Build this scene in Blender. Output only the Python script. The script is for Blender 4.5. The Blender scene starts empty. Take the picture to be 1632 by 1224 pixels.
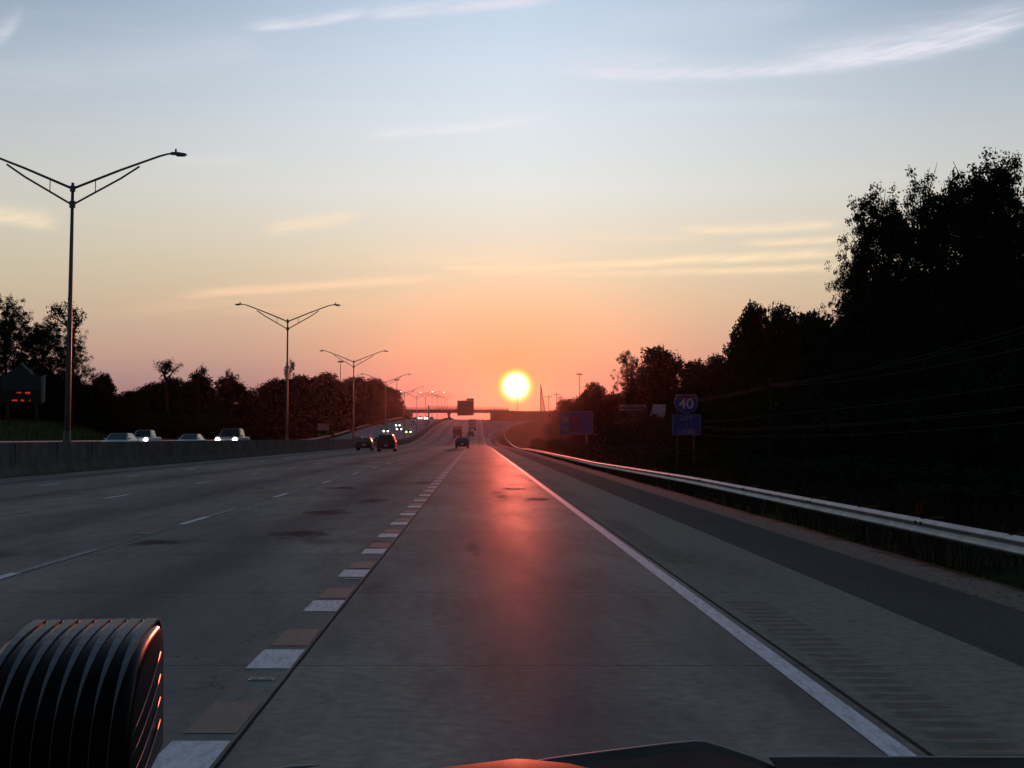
import bpy, bmesh, math, random
from mathutils import Vector, Matrix, noise as mnoise
R = math.radians
random.seed(7)
scene = bpy.context.scene
COL = scene.collection

# ------------------------------------------------------------------ camera
F = 2600.0                       # focal length in pixels of the 1632 px wide photograph
CAMH = 1.45
PITCH = math.atan((676 - 612) / F)
cam_d = bpy.data.cameras.new('camera')
cam_d.sensor_width = 36.0
cam_d.lens = 36.0 * F / 1632.0
cam_d.clip_start = 0.05
cam_d.clip_end = 12000
cam = bpy.data.objects.new('camera', cam_d)
COL.objects.link(cam)
cam.location = (0, 0, CAMH)
cam.rotation_euler = (math.pi / 2 + PITCH, 0, 0)
scene.camera = cam
CP, SP = math.cos(PITCH), math.sin(PITCH)

def ray(u, v):
    a = (u - 816) / F; b = (612 - v) / F
    return Vector((a, CP - b * SP, SP + b * CP))

def P(u, v, Y):
    d = ray(u, v); k = Y / d.y
    return Vector((d.x * k, Y, CAMH + d.z * k))

# ------------------------------------------------------------------ sun + sky
def azel(u, v):
    d = ray(u, v).normalized()
    return math.atan2(d.x, d.y), math.asin(d.z)
SUN_AZ, SUN_EL = azel(822, 615)
sdir = ray(822, 615).normalized()
sun_d = bpy.data.lights.new('sun', 'SUN')
sun_d.energy = 1.8
sun_d.angle = R(0.6)
sun_d.color = (1.0, 0.165, 0.10)
sun = bpy.data.objects.new('sun', sun_d)
COL.objects.link(sun)
sun.rotation_euler = (-sdir).to_track_quat('-Z', 'Y').to_euler()
sun.location = (0, 0, 60)

world = bpy.data.worlds.new('World')
scene.world = world
world.use_nodes = True
NT = world.node_tree
for n in list(NT.nodes): NT.nodes.remove(n)

def lin(c):
    r = []
    for x in c[:3]:
        x = x / 255.0
        r.append(x / 12.92 if x <= .04045 else ((x + .055) / 1.055) ** 2.4)
    return tuple(r) + (1.0,)

class NB:
    """small helper to write node trees"""
    def __init__(self, nt): self.nt = nt
    def n(self, t, **kw):
        nd = self.nt.nodes.new(t)
        for k, v in kw.items(): setattr(nd, k, v)
        return nd
    def put(self, sock, val):
        if hasattr(val, 'is_output') or isinstance(val, bpy.types.NodeSocket): self.nt.links.new(val, sock)
        else: sock.default_value = val
    def m(self, op, a, b=None, c=None, clamp=False):
        nd = self.n('ShaderNodeMath', operation=op, use_clamp=clamp)
        self.put(nd.inputs[0], a)
        if b is not None: self.put(nd.inputs[1], b)
        if c is not None: self.put(nd.inputs[2], c)
        return nd.outputs[0]
    def mr(self, x, a, b, c=0.0, d=1.0, smooth=True):
        nd = self.n('ShaderNodeMapRange')
        nd.interpolation_type = 'SMOOTHSTEP' if smooth else 'LINEAR'
        nd.clamp = True
        self.put(nd.inputs[0], x)
        for i, q in enumerate((a, b, c, d)): nd.inputs[1 + i].default_value = q
        return nd.outputs[0]
    def mix(self, f, a, b, mode='MIX'):
        nd = self.n('ShaderNodeMix'); nd.data_type = 'RGBA'; nd.blend_type = mode
        self.put(nd.inputs[0], f); self.put(nd.inputs[6], a); self.put(nd.inputs[7], b)
        return nd.outputs[2]
    def ramp(self, x, stops, interp='LINEAR'):
        nd = self.n('ShaderNodeValToRGB'); cr = nd.color_ramp; cr.interpolation = interp
        while len(cr.elements) > 1: cr.elements.remove(cr.elements[-1])
        cr.elements[0].position = stops[0][0]; cr.elements[0].color = stops[0][1]
        for p, c in stops[1:]:
            e = cr.elements.new(p); e.color = c
        self.put(nd.inputs[0], x)
        return nd.outputs[0]
    def xyz(self, x, y, z):
        nd = self.n('ShaderNodeCombineXYZ')
        for i, q in enumerate((x, y, z)): self.put(nd.inputs[i], q)
        return nd.outputs[0]
    def sep(self, v):
        nd = self.n('ShaderNodeSeparateXYZ'); self.put(nd.inputs[0], v); return nd.outputs
    def noise(self, vec, scale, detail=4.0, rough=.55, dist=0.0):
        nd = self.n('ShaderNodeTexNoise')
        self.put(nd.inputs['Vector'], vec); nd.inputs['Scale'].default_value = scale
        nd.inputs['Detail'].default_value = detail; nd.inputs['Roughness'].default_value = rough
        nd.inputs['Distortion'].default_value = dist
        return nd.outputs['Fac']

W = NB(NT)
geo = W.n('ShaderNodeTexCoord').outputs['Generated']
sx, sy, sz = W.sep(geo)
el = W.m('ARCSINE', sz)
az = W.m('ARCTAN2', sx, sy)
t_el = W.m('DIVIDE', W.m('MAXIMUM', el, 0.0), 1.5708)
def vel(v): return max(0.0, (676 - v) / F / 1.5708)
# colour against elevation straight under the sun, then 17 degrees to either side of it
SKY_A = [(676, (214, 96, 100)), (650, (232, 110, 106)), (600, (242, 144, 118)), (555, (246, 170, 130)), (500, (240, 192, 155)),
         (445, (230, 208, 178)), (390, (226, 217, 200)), (300, (222, 229, 228)), (200, (216, 228, 238)), (100, (205, 222, 238)), (0, (188, 211, 234)),
         (-500, (112, 140, 164)), (-1800, (66, 90, 110)), (-3400, (45, 63, 79))]
SKY_B = [(676, (126, 98, 114)), (620, (154, 126, 130)), (560, (184, 155, 142)), (480, (195, 179, 156)), (400, (200, 194, 174)),
         (300, (199, 201, 195)), (200, (184, 194, 202)), (100, (166, 182, 198)), (0, (142, 162, 186)),
         (-500, (112, 140, 164)), (-1800, (66, 90, 110)), (-3400, (45, 63, 79))]
ra = W.ramp(t_el, [(vel(v), lin(c)) for v, c in SKY_A])
rb = W.ramp(t_el, [(vel(v), lin(c)) for v, c in SKY_B])
daz = W.m('ABSOLUTE', W.m('SUBTRACT', az, SUN_AZ))
f_low = W.mr(daz, -0.04, 0.18); f_high = W.mr(daz, -0.05, 0.34); k_el = W.mr(el, .03, .14)
sky = W.mix(W.m('ADD', W.m('MULTIPLY', f_high, k_el), W.m('MULTIPLY', f_low, W.m('SUBTRACT', 1.0, k_el))), ra, rb)
# the sky opposite the sunset is dimmer and bluer
east = W.ramp(t_el, [(0, lin((52, 54, 60))), (.12, lin((62, 72, 82))), (.4, lin((56, 72, 88))), (1, lin((45, 63, 79)))])
sky = W.mix(W.mr(daz, 0.5, 2.2), sky, east)
nish = W.n('ShaderNodeTexSky', sky_type='NISHITA')
nish.sun_disc = False
nish.sun_elevation = SUN_EL
nish.sun_rotation = SUN_AZ
nish.dust_density = 2.0
sky = W.mix(0.006, sky, nish.outputs[0], 'ADD')

# thin cirrus: each streak follows a parabola through three directions
nvec = W.xyz(W.m('MULTIPLY', az, 7.0), W.m('MULTIPLY', el, 60.0), 0.0)
nz1 = W.noise(nvec, 1.6, 6, .6, .8)
nz2 = W.noise(W.xyz(W.m('MULTIPLY', az, 30.0), W.m('MULTIPLY', W.m('SUBTRACT', el, W.m('MULTIPLY', az, .22)), 260.0), 3.0), 1.3, 5, .62, .5)
wob = W.m('MULTIPLY', W.m('SUBTRACT', W.noise(W.xyz(W.m('MULTIPLY', az, 16.0), 0.0, 5.0), 1.0, 3), .5), .0035)
# (p0, p1, p2), width up px, width down px, amplitude, soft ends px
STREAKS = [
    ((372, 47), (500, 37), (610, 16), 9, 4, .75, 60),
    ((560, 28), (720, 14), (905, -4), 11, 6, .85, 80),
    ((850, 112), (1130, 119), (1400, 96), 12, 6, .80, 120),
    ((1200, 112), (1440, 84), (1720, 5), 26, 10, .85, 150),
    ((850, 108), (980, 106), (1120, 112), 22, 9, .40, 100),
    ((560, 216), (700, 208), (900, 184), 9, 6, .8, 80),
    ((405, 372), (500, 356), (590, 342), 10, 7, .75, 50),
    ((-60, 340), (30, 350), (110, 362), 14, 8, .75, 50),
    ((250, 474), (480, 458), (760, 437), 6, 6, .8, 120),
    ((700, 440), (1000, 420), (1400, 402), 6, 5, 1.0, 120),
    ((680, 426), (830, 427), (1000, 428), 4, 3, 1.0, 60),
    ((560, 410), (800, 412), (1000, 396), 16, 9, .34, 150),
    ((800, 438), (1050, 434), (1400, 422), 4, 5, .7, 120),
    ((1060, 368), (1200, 365), (1360, 356), 7, 5, .8, 60),
    ((1160, 388), (1260, 386), (1380, 377), 5, 4, .8, 60),
    ((-30, 72), (10, 52), (44, 12), 14, 10, .40, 30),
    ((150, 505), (450, 480), (700, 492), 10, 8, .20, 150),
    ((380, 620 - 70), (700, 470), (1100, 470), 18, 16, .16, 200),
    ((850, 24), (1100, 30), (1400, -20), 30, 20, .18, 200),
    ((-100, 130), (200, 110), (500, 60), 30, 20, .16, 200),
    ((880, 372), (1020, 380), (1150, 376), 8, 5, .30, 80),
    ((200, 262), (330, 256), (460, 262), 10, 8, .16, 100),
    ((940, 180), (1150, 168), (1400, 176), 12, 9, .14, 150),
    ((300, 500), (520, 494), (700, 500), 5, 4, .28, 120),
]
acc = None
for p0, p1, p2, wu, wd, amp, soft in STREAKS:
    (a0, e0), (a1, e1), (a2, e2) = azel(*p0), azel(*p1), azel(*p2)
    # Newton form
    d01 = (e1 - e0) / (a1 - a0); d12 = (e2 - e1) / (a2 - a1); q = (d12 - d01) / (a2 - a0)
    s = W.m('SUBTRACT', az, a0)
    cen = W.m('ADD', e0, W.m('MULTIPLY', s, W.m('ADD', d01, W.m('MULTIPLY', q, W.m('SUBTRACT', az, a1)))))
    dd = W.m('ADD', W.m('SUBTRACT', el, cen), wob)
    up = W.m('DIVIDE', W.m('MAXIMUM', dd, 0.0), 1.25 * wu / F)
    dn = W.m('DIVIDE', W.m('MAXIMUM', W.m('MULTIPLY', dd, -1.0), 0.0), 1.25 * wd / F)
    dist2 = W.m('ADD', W.m('MULTIPLY', up, up), W.m('MULTIPLY', dn, dn))
    g = W.m('EXPONENT', W.m('MULTIPLY', dist2, -1.0))
    g = W.m('MULTIPLY', g, W.mr(az, a0, a0 + soft / F))
    g = W.m('MULTIPLY', g, W.mr(az, a2 - soft / F, a2, 1.0, 0.0))
    g = W.m('MULTIPLY', g, amp)
    acc = g if acc is None else W.m('MAXIMUM', acc, g)
tex = W.m('ADD', W.m('MULTIPLY', nz1, .9), W.m('MULTIPLY', nz2, .9))
cl = W.m('MULTIPLY', acc, W.mr(tex, .5, 1.15, .22, 1.4, False))
veil = W.m('MULTIPLY', W.mr(nz1, .5, .78), W.mr(el, .02, .08, 0, .10))
cl = W.m('ADD', cl, veil, clamp=True)
ccol = W.ramp(t_el, [(0, lin((246, 160, 130))), (vel(520), lin((250, 196, 154))), (vel(460), lin((252, 214, 176))), (vel(425), lin((255, 228, 188))), (vel(360), lin((246, 226, 196))), (vel(220), lin((232, 235, 240))), (vel(60), lin((226, 226, 238))), (1, lin((120, 140, 175)))])
sky = W.mix(cl, sky, ccol)
# the sun's disc; camera bloom around it is painted into the sky colour
sn = W.n('ShaderNodeVectorMath', operation='DOT_PRODUCT')
NT.links.new(geo, sn.inputs[0]); sn.inputs[1].default_value = sdir
ang = W.m('ARCCOSINE', W.m('MINIMUM', sn.outputs['Value'], 1.0))
angp = W.m('MULTIPLY', ang, F)
wide = W.m('EXPONENT', W.m('DIVIDE', W.m('MULTIPLY', angp, angp), -(120.0 ** 2)))
sky = W.mix(W.m('MULTIPLY', wide, .45), sky, lin((255, 152, 104)))
mid = W.m('EXPONENT', W.m('DIVIDE', W.m('MULTIPLY', angp, angp), -(46.0 ** 2)))
sky = W.mix(W.m('MULTIPLY', mid, .55), sky, lin((255, 158, 84)))
halo = W.ramp(W.m('DIVIDE', angp, 40.0), [(0, (1.3, 1.25, 1.2, 1)), (.40, (1.25, 1.2, 1.05, 1)), (.50, (1.1, .96, .55, 1)), (.60, lin((255, 232, 90))), (.72, lin((255, 190, 84))), (1, lin((255, 160, 90)))])
sky = W.mix(W.mr(angp, 20, 34, 1, 0), sky, halo)
bg = W.n('ShaderNodeBackground')
NT.links.new(sky, bg.inputs[0]); bg.inputs[1].default_value = 1.0
wo = W.n('ShaderNodeOutputWorld')
NT.links.new(bg.outputs[0], wo.inputs[0])
world.cycles.sampling_method = 'MANUAL'
world.cycles.sample_map_resolution = 1024

scene.view_settings.view_transform = 'Standard'
scene.view_settings.look = 'None'
scene.view_settings.exposure = 0
scene.view_settings.gamma = 1
scene.cycles.max_bounces = 5
scene.cycles.diffuse_bounces = 2
scene.cycles.glossy_bounces = 2
scene.cycles.transmission_bounces = 2
scene.cycles.volume_bounces = 0
scene.cycles.use_denoising = True
scene.cycles.sample_clamp_indirect = 3.0

# ------------------------------------------------------------------ materials
def mat(name, color, rough=.6, spec=.5, metal=0.0, var=.15, vscale=6.0, bump=0.0, bscale=30.0, emit=None, estr=0.0):
    m = bpy.data.materials.new(name); m.use_nodes = True
    nt = m.node_tree; b = NB(nt); bs = nt.nodes['Principled BSDF']
    tc = b.n('ShaderNodeTexCoord').outputs['Object']
    c = tuple(color) + (1,)
    if var > 0:
        nz = b.noise(tc, vscale, 5, .6)
        lo = tuple(x * (1 - var) for x in color) + (1,); hi = tuple(min(1, x * (1 + var)) for x in color) + (1,)
        nt.links.new(b.mix(b.mr(nz, .3, .7), lo, hi), bs.inputs['Base Color'])
    else: bs.inputs['Base Color'].default_value = c
    bs.inputs['Roughness'].default_value = rough
    bs.inputs['Metallic'].default_value = metal
    bs.inputs['Specular IOR Level'].default_value = spec
    if rough >= .79: bs.inputs['IOR'].default_value = 1.02
    if bump > 0:
        bp = b.n('ShaderNodeBump'); bp.inputs['Strength'].default_value = bump; bp.inputs['Distance'].default_value = .02
        nt.links.new(b.noise(tc, bscale, 4), bp.inputs['Height']); nt.links.new(bp.outputs[0], bs.inputs['Normal'])
    if emit:
        bs.inputs['Emission Color'].default_value = tuple(emit) + (1,)
        bs.inputs['Emission Strength'].default_value = estr
        m.cycles.emission_sampling = 'NONE'
    return m

def uv_nodes(m):
    m.use_nodes = True
    nt = m.node_tree; b = NB(nt); bs = nt.nodes['Principled BSDF']
    uv = b.n('ShaderNodeUVMap'); uv.uv_map = 'UVMap'
    u, v, _ = b.sep(uv.outputs[0])
    return nt, b, bs, u, v, uv.outputs[0]

def gauss(b, x, c, w):
    d = b.m('DIVIDE', b.m('SUBTRACT', x, c), w)
    return b.m('EXPONENT', b.m('MULTIPLY', b.m('MULTIPLY', d, d), -1.0))

ROAD_ROUGH = .56
ROAD_IOR = 1.0025
def concrete_road():
    """weathered concrete lanes: tyre tracks, tar-filled joints, oil blotches; u = metres across, v = metres along"""
    m = bpy.data.materials.new('worn_concrete')
    nt, b, bs, u, v, uv = uv_nodes(m)
    fine = b.noise(uv, 9.0, 6, .65)
    big = b.noise(b.xyz(b.m('MULTIPLY', u, .55), b.m('MULTIPLY', v, .07), 0.0), 1.0, 5, .6)
    col = b.mix(b.mr(fine, .25, .75), lin((152, 150, 140)), lin((190, 184, 172)))
    col = b.mix(b.m('MULTIPLY', b.mr(big, .35, .7), .7), col, lin((128, 126, 122)))
    grime = b.noise(b.xyz(b.m('MULTIPLY', u, 2.6), b.m('MULTIPLY', v, .45), 4.0), 1.0, 6, .7)
    col = b.mix(b.m('MULTIPLY', b.mr(grime, .42, .72), .45), col, lin((108, 104, 104)))
    # slabs poured at different times
    slab = b.n('ShaderNodeTexWhiteNoise'); slab.noise_dimensions = '2D'
    nt.links.new(b.xyz(b.m('FLOOR', b.m('DIVIDE', b.m('ADD', u, 1.15), 3.75)), b.m('FLOOR', b.m('DIVIDE', b.m('SUBTRACT', v, 1.0), 4.9)), 0.0), slab.inputs[0])
    col = b.mix(b.m('MULTIPLY', slab.outputs['Value'], .38), col, lin((130, 124, 120)))
    # darker oil line down the middle of each lane, and paler wheel paths
    tracks = None
    for c in (-3.05, -6.9, -11.0, -14.9, .45):
        g = gauss(b, b.m('ADD', u, b.m('MULTIPLY', b.m('SUBTRACT', big, .5), .5)), c, .55)
        tracks = g if tracks is None else b.m('ADD', tracks, g)
    col = b.mix(b.m('MULTIPLY', tracks, .5), col, lin((92, 90, 94)))
    # oil and patch blotches
    bl = b.noise(b.xyz(b.m('MULTIPLY', u, .75), b.m('MULTIPLY', v, .16), 7.0), 1.0, 3, .55, .6)
    blot = b.m('MULTIPLY', b.mr(bl, .60, .78), .6)
    for (cu, cv, wu, wv) in ((-2.6, 24.4, .55, 1.5), (-2.9, 31.5, .55, 1.6), (-2.4, 37.5, .5, 1.5), (1.4, 38.3, .45, 1.3), (-4.4, 22.4, .4, .8), (-3.9, 47.0, .6, 1.6), (-1.7, 52, .5, 1.8), (1.0, 46, .4, 1.2)):
        e = b.m('MULTIPLY', gauss(b, u, cu, wu), gauss(b, v, cv, wv))
        e = b.mr(b.m('ADD', e, b.m('MULTIPLY', b.m('SUBTRACT', b.noise(b.xyz(b.m('MULTIPLY', u, 2.2), b.m('MULTIPLY', v, .9), 9.0), 1.0, 5, .7), .5), 2.2)), .35, .95)
        blot = b.m('MAXIMUM', blot, e)
    col = b.mix(b.m('MULTIPLY', blot, .85), col, lin((80, 74, 76)))
    # transverse joints every 4.9 m and the sealed longitudinal ones
    jf = b.m('ABSOLUTE', b.m('SUBTRACT', b.m('FRACT', b.m('DIVIDE', b.m('SUBTRACT', v, .62), 4.9)), .5))
    joint = b.mr(jf, .496, .4985)
    lj = None
    for c in (-1.15, -4.86, -8.72, -12.95):
        w = .014 if c == -1.15 else .011
        d = b.mr(b.m('ABSOLUTE', b.m('SUBTRACT', b.m('ADD', u, b.m('MULTIPLY', b.m('SUBTRACT', b.noise(b.xyz(0.0, v, c), .8, 3), .5), .02)), c)), w * .6, w, 1, 0)
        lj = d if lj is None else b.m('MAXIMUM', lj, d)
    col = b.mix(b.m('MULTIPLY', joint, .6), col, lin((50, 47, 48)))
    col = b.mix(b.m('MULTIPLY', lj, .85), col, lin((24, 23, 25)))
    vo = b.n('ShaderNodeTexVoronoi'); vo.feature = 'DISTANCE_TO_EDGE'; vo.inputs['Scale'].default_value = .16
    wv = b.noise(uv, .9, 5, .65)
    nt.links.new(b.xyz(b.m('ADD', u, b.m('MULTIPLY', wv, 2.4)), b.m('ADD', v, b.m('MULTIPLY', wv, 3.1)), 0.0), vo.inputs['Vector'])
    crack = b.m('MULTIPLY', b.mr(vo.outputs['Distance'], .0008, .0028, 1, 0), b.mr(big, .45, .6))
    col = b.mix(b.m('MULTIPLY', crack, .45), col, lin((60, 57, 58)))
    spots = b.mr(b.noise(uv, 26.0, 2, .5), .70, .76)
    col = b.mix(b.m('MULTIPLY', spots, .35), col, lin((196, 190, 182)))
    nt.links.new(col, bs.inputs['Base Color'])
    rg = b.m('ADD', b.mr(big, .3, .7, ROAD_ROUGH - .05, ROAD_ROUGH + .05, False), b.m('MULTIPLY', tracks, -.04))
    rg = b.m('ADD', rg, b.m('MULTIPLY', blot, .22))
    nt.links.new(rg, bs.inputs['Roughness'])
    bs.inputs['IOR'].default_value = ROAD_IOR
    bs.inputs['Coat Weight'].default_value = .6; bs.inputs['Coat Roughness'].default_value = .85; bs.inputs['Coat IOR'].default_value = 1.006
    bp = b.n('ShaderNodeBump'); bp.inputs['Strength'].default_value = .25; bp.inputs['Distance'].default_value = .006
    nt.links.new(b.m('SUBTRACT', b.noise(uv, 60.0, 4, .6), b.m('MULTIPLY', lj, 1.5)), bp.inputs['Height'])
    nt.links.new(bp.outputs[0], bs.inputs['Normal'])
    return m

def plain_road(name, c1, c2, rough, rumble=False, sc=9.0):
    m = bpy.data.materials.new(name)
    nt, b, bs, u, v, uv = uv_nodes(m)
    fine = b.noise(uv, sc, 6, .65)
    big = b.noise(b.xyz(b.m('MULTIPLY', u, .8), b.m('MULTIPLY', v, .12), 2.0), 1.0, 5, .6)
    col = b.mix(b.mr(fine, .25, .75), lin(c1), lin(c2))
    col = b.mix(b.m('MULTIPLY', b.mr(big, .4, .75), .4), col, tuple(x * .62 for x in lin(c1)[:3]) + (1,))
    h = fine
    if rumble:
        fr = b.m('ABSOLUTE', b.m('SUBTRACT', b.m('FRACT', b.m('DIVIDE', v, .29)), .5))
        inside = b.m('MULTIPLY', b.mr(u, 2.16, 2.22), b.mr(u, 2.50, 2.58, 1, 0))
        # groups of grooves with a gap now and then
        gap = b.mr(b.m('FRACT', b.m('DIVIDE', v, 14.5)), .28, .30)
        gr = b.m('MULTIPLY', b.m('MULTIPLY', b.mr(fr, .26, .40, 1, 0), inside), gap)
        gr = b.m('MULTIPLY', gr, b.mr(b.noise(uv, 3.0, 3), .25, .5, .45, 1))
        col = b.mix(b.m('MULTIPLY', gr, .30), col, lin((72, 68, 66)))
        seam = b.mr(b.m('ABSOLUTE', b.m('SUBTRACT', u, 2.07)), .01, .02, 1, 0)
        col = b.mix(b.m('MULTIPLY', seam, .8), col, lin((24, 22, 24)))
        jf = b.m('ABSOLUTE', b.m('SUBTRACT', b.m('FRACT', b.m('DIVIDE', b.m('SUBTRACT', v, .62), 4.9)), .5))
        col = b.mix(b.m('MULTIPLY', b.mr(jf, .496, .4985), .3), col, lin((50, 48, 48)))
        h = b.m('SUBTRACT', b.m('MULTIPLY', fine, .25), gr)
    nt.links.new(col, bs.inputs['Base Color'])
    bs.inputs['Roughness'].default_value = rough
    bs.inputs['IOR'].default_value = ROAD_IOR
    bp = b.n('ShaderNodeBump'); bp.inputs['Strength'].default_value = .5; bp.inputs['Distance'].default_value = .007 if rumble else .006
    nt.links.new(h, bp.inputs['Height']); nt.links.new(bp.outputs[0], bs.inputs['Normal'])
    return m

def paint_mat(name, c, wear=.35):
    m = bpy.data.materials.new(name)
    nt, b, bs, u, v, uv = uv_nodes(m)
    n1 = b.noise(b.xyz(b.m('MULTIPLY', u, 26.0), b.m('MULTIPLY', v, 3.5), 0.0), 1.0, 5, .65)
    n2 = b.noise(uv, 34.0, 4, .7)
    k = b.mr(b.m('ADD', b.m('MULTIPLY', n1, .6), b.m('MULTIPLY', n2, .4)), .44, .60)
    nt.links.new(b.mix(b.m('MULTIPLY', k, wear), lin(c), lin((134, 132, 132))), bs.inputs['Base Color'])
    bs.inputs['Roughness'].default_value = .6
    bs.inputs['IOR'].default_value = 1.03
    return m

M = {}
M['road'] = concrete_road()
M['shoulder'] = plain_road('shoulder_concrete', (128, 128, 118), (160, 158, 146), .9, rumble=True)
M['asphalt'] = plain_road('dark_asphalt', (82, 84, 82), (108, 110, 106), .92, sc=22.0)
M['opp'] = plain_road('far_concrete', (128, 130, 134), (156, 156, 158), .55)
M['ramp'] = plain_road('ramp_concrete', (104, 102, 104), (124, 122, 124), .6)
M['white'] = paint_mat('white_paint', (232, 240, 246), .42)
M['faded'] = paint_mat('faded_paint', (172, 172, 174), .8)
M['oldpatch'] = paint_mat('ground_off_patch', (152, 146, 134), .6)
M['barrier'] = mat('barrier_concrete', lin((92, 94, 90))[:3], 1.0, spec=.0, var=.22, vscale=1.2, bump=.3)
M['barrier_cap'] = M['barrier']
M['steel'] = mat('galvanised_steel', (.30, .32, .34), .55, metal=.7, var=.2, vscale=2.0, bump=.1, bscale=6)
M['wood_post'] = mat('timber_post', (.07, .055, .042), .9, var=.3, vscale=9)
M['pole'] = mat('lamp_pole_steel', (.16, .17, .16), .5, metal=.6, var=.2, vscale=1.5)
M['leaf'] = None
M['bark'] = mat('bark', (.035, .028, .022), .95, var=.4, vscale=7, bump=.6, bscale=16)
M['tyre'] = mat('tyre_rubber', (.012, .012, .012), .85, var=.1)
M['rim'] = mat('wheel_rim', (.30, .30, .32), .35, metal=.9, var=.1)
M['glass'] = mat('car_glass', (.012, .014, .02), .08, spec=.7, var=0)
M['trim'] = mat('black_trim', (.012, .012, .013), .6, var=.1)
M['plate'] = mat('number_plate', (.55, .55, .52), .5, var=.1)
M['head'] = mat('lit_headlight', (.8, .8, .8), .3, var=0, emit=(1, .96, .88), estr=9)
M['head_yellow'] = mat('lit_yellow_headlight', (.8, .8, .3), .3, var=0, emit=(.85, .95, .22), estr=4)
M['head_off'] = mat('headlight_lens', (.5, .5, .52), .15, var=0)
M['tail'] = mat('tail_light', (.22, .012, .01), .25, var=0)
M['beam'] = mat('bridge_girder', (.085, .06, .055), .8, var=.2, vscale=.4)
M['lamp_on'] = mat('lit_lamp_glass', (.9, .8, .6), .3, var=0, emit=(1, .78, .52), estr=6)
M['lamp_off'] = mat('lamp_glass', (.2, .2, .2), .25, var=0)
M['blue_sign'] = mat('blue_sign_sheet', lin((12, 64, 146))[:3], .55, var=.08)
M['green_sign'] = mat('green_sign_sheet', lin((28, 74, 58))[:3], .55, var=.1)
M['sign_white'] = mat('sign_white', (.50, .53, .60), .5, var=.06)
M['sign_red'] = mat('sign_red', (.14, .02, .03), .5, var=.06)
M['sign_back'] = mat('sign_back_metal', (.20, .20, .21), .55, metal=.4, var=.15)

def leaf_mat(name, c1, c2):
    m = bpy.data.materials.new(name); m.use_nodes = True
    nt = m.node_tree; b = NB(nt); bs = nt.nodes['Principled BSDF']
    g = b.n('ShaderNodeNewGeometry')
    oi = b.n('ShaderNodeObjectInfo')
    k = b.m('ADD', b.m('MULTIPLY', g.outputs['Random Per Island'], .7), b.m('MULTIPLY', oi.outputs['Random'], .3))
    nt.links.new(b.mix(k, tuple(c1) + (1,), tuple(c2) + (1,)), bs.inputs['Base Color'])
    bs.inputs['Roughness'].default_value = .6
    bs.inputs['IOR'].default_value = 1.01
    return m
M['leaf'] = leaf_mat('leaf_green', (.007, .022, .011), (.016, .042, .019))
M['weed'] = leaf_mat('weed_blade', (.022, .024, .012), (.060, .052, .030))

# ------------------------------------------------------------------ mesh helpers
def link(name, me, m=None, parent=None):
    o = bpy.data.objects.new(name, me); COL.objects.link(o)
    if m is not None and hasattr(me, 'materials'): me.materials.append(m)
    if parent is not None: o.parent = parent
    return o
def obj(name, bm, m, parent=None, smooth=False):
    me = bpy.data.meshes.new(name)
    bmesh.ops.recalc_face_normals(bm, faces=bm.faces[:])
    bm.to_mesh(me); bm.free()
    if smooth:
        for p in me.polygons: p.use_smooth = True
    return link(name, me, m, parent)
def tag(o, label=None, cat=None, group=None, kind=None):
    if label: o['label'] = label
    if cat: o['category'] = cat
    if group: o['group'] = group
    if kind: o['kind'] = kind
    return o
def empty(name, loc=(0, 0, 0), rz=0.0):
    o = bpy.data.objects.new(name, None); COL.objects.link(o)
    o.location = loc; o.rotation_euler = (0, 0, rz); return o
def box(bm, x0, x1, y0, y1, z0, z1, bevel=0.0):
    vs = [bm.verts.new(p) for p in ((x0, y0, z0), (x1, y0, z0), (x1, y1, z0), (x0, y1, z0), (x0, y0, z1), (x1, y0, z1), (x1, y1, z1), (x0, y1, z1))]
    fs = [bm.faces.new([vs[i] for i in f]) for f in ((0, 3, 2, 1), (4, 5, 6, 7), (0, 1, 5, 4), (1, 2, 6, 5), (2, 3, 7, 6), (3, 0, 4, 7))]
    if bevel > 0:
        es = list({e for f in fs for e in f.edges})
        bmesh.ops.bevel(bm, geom=es, offset=bevel, segments=2, affect='EDGES', clamp_overlap=True)
    return vs
def tube(bm, pts, rad, n=8, cap=True):
    """tapered tube through pts; rad is a number or a list"""
    pts = [Vector(p) for p in pts]
    if not hasattr(rad, '__len__'): rad = [rad] * len(pts)
    rings = []
    for i, p in enumerate(pts):
        d = (pts[min(i + 1, len(pts) - 1)] - pts[max(i - 1, 0)]).normalized()
        a = d.cross(Vector((0, 0, 1)))
        if a.length < 1e-3: a = d.cross(Vector((1, 0, 0)))
        a.normalize(); c = d.cross(a)
        rings.append([bm.verts.new(p + (a * math.cos(k * 2 * math.pi / n) + c * math.sin(k * 2 * math.pi / n)) * rad[i]) for k in range(n)])
    for r0, r1 in zip(rings, rings[1:]):
        for k in range(n): bm.faces.new((r0[k], r0[(k + 1) % n], r1[(k + 1) % n], r1[k]))
    if cap:
        bm.faces.new(rings[0][::-1]); bm.faces.new(rings[-1])
def prism(bm, pts, axis, a, b):
    """polygon pts (2-D) extruded along axis ('x' or 'y') from a to b"""
    f = (lambda p, t: (t, p[0], p[1])) if axis == 'x' else (lambda p, t: (p[0], t, p[1]))
    A = [bm.verts.new(f(p, a)) for p in pts]; B = [bm.verts.new(f(p, b)) for p in pts]
    bm.faces.new(A); bm.faces.new(B[::-1])
    n = len(pts)
    for i in range(n): bm.faces.new((A[i], B[i], B[(i + 1) % n], A[(i + 1) % n]))
def lerp_table(tab, x):
    if x <= tab[0][0]: return tab[0][1]
    for (x0, y0), (x1, y1) in zip(tab, tab[1:]):
        if x <= x1: return y0 + (y1 - y0) * (x - x0) / (x1 - x0)
    return tab[-1][1]
def sm(a, b, x):
    t = max(0.0, min(1.0, (x - a) / (b - a))); return t * t * (3 - 2 * t)

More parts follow.
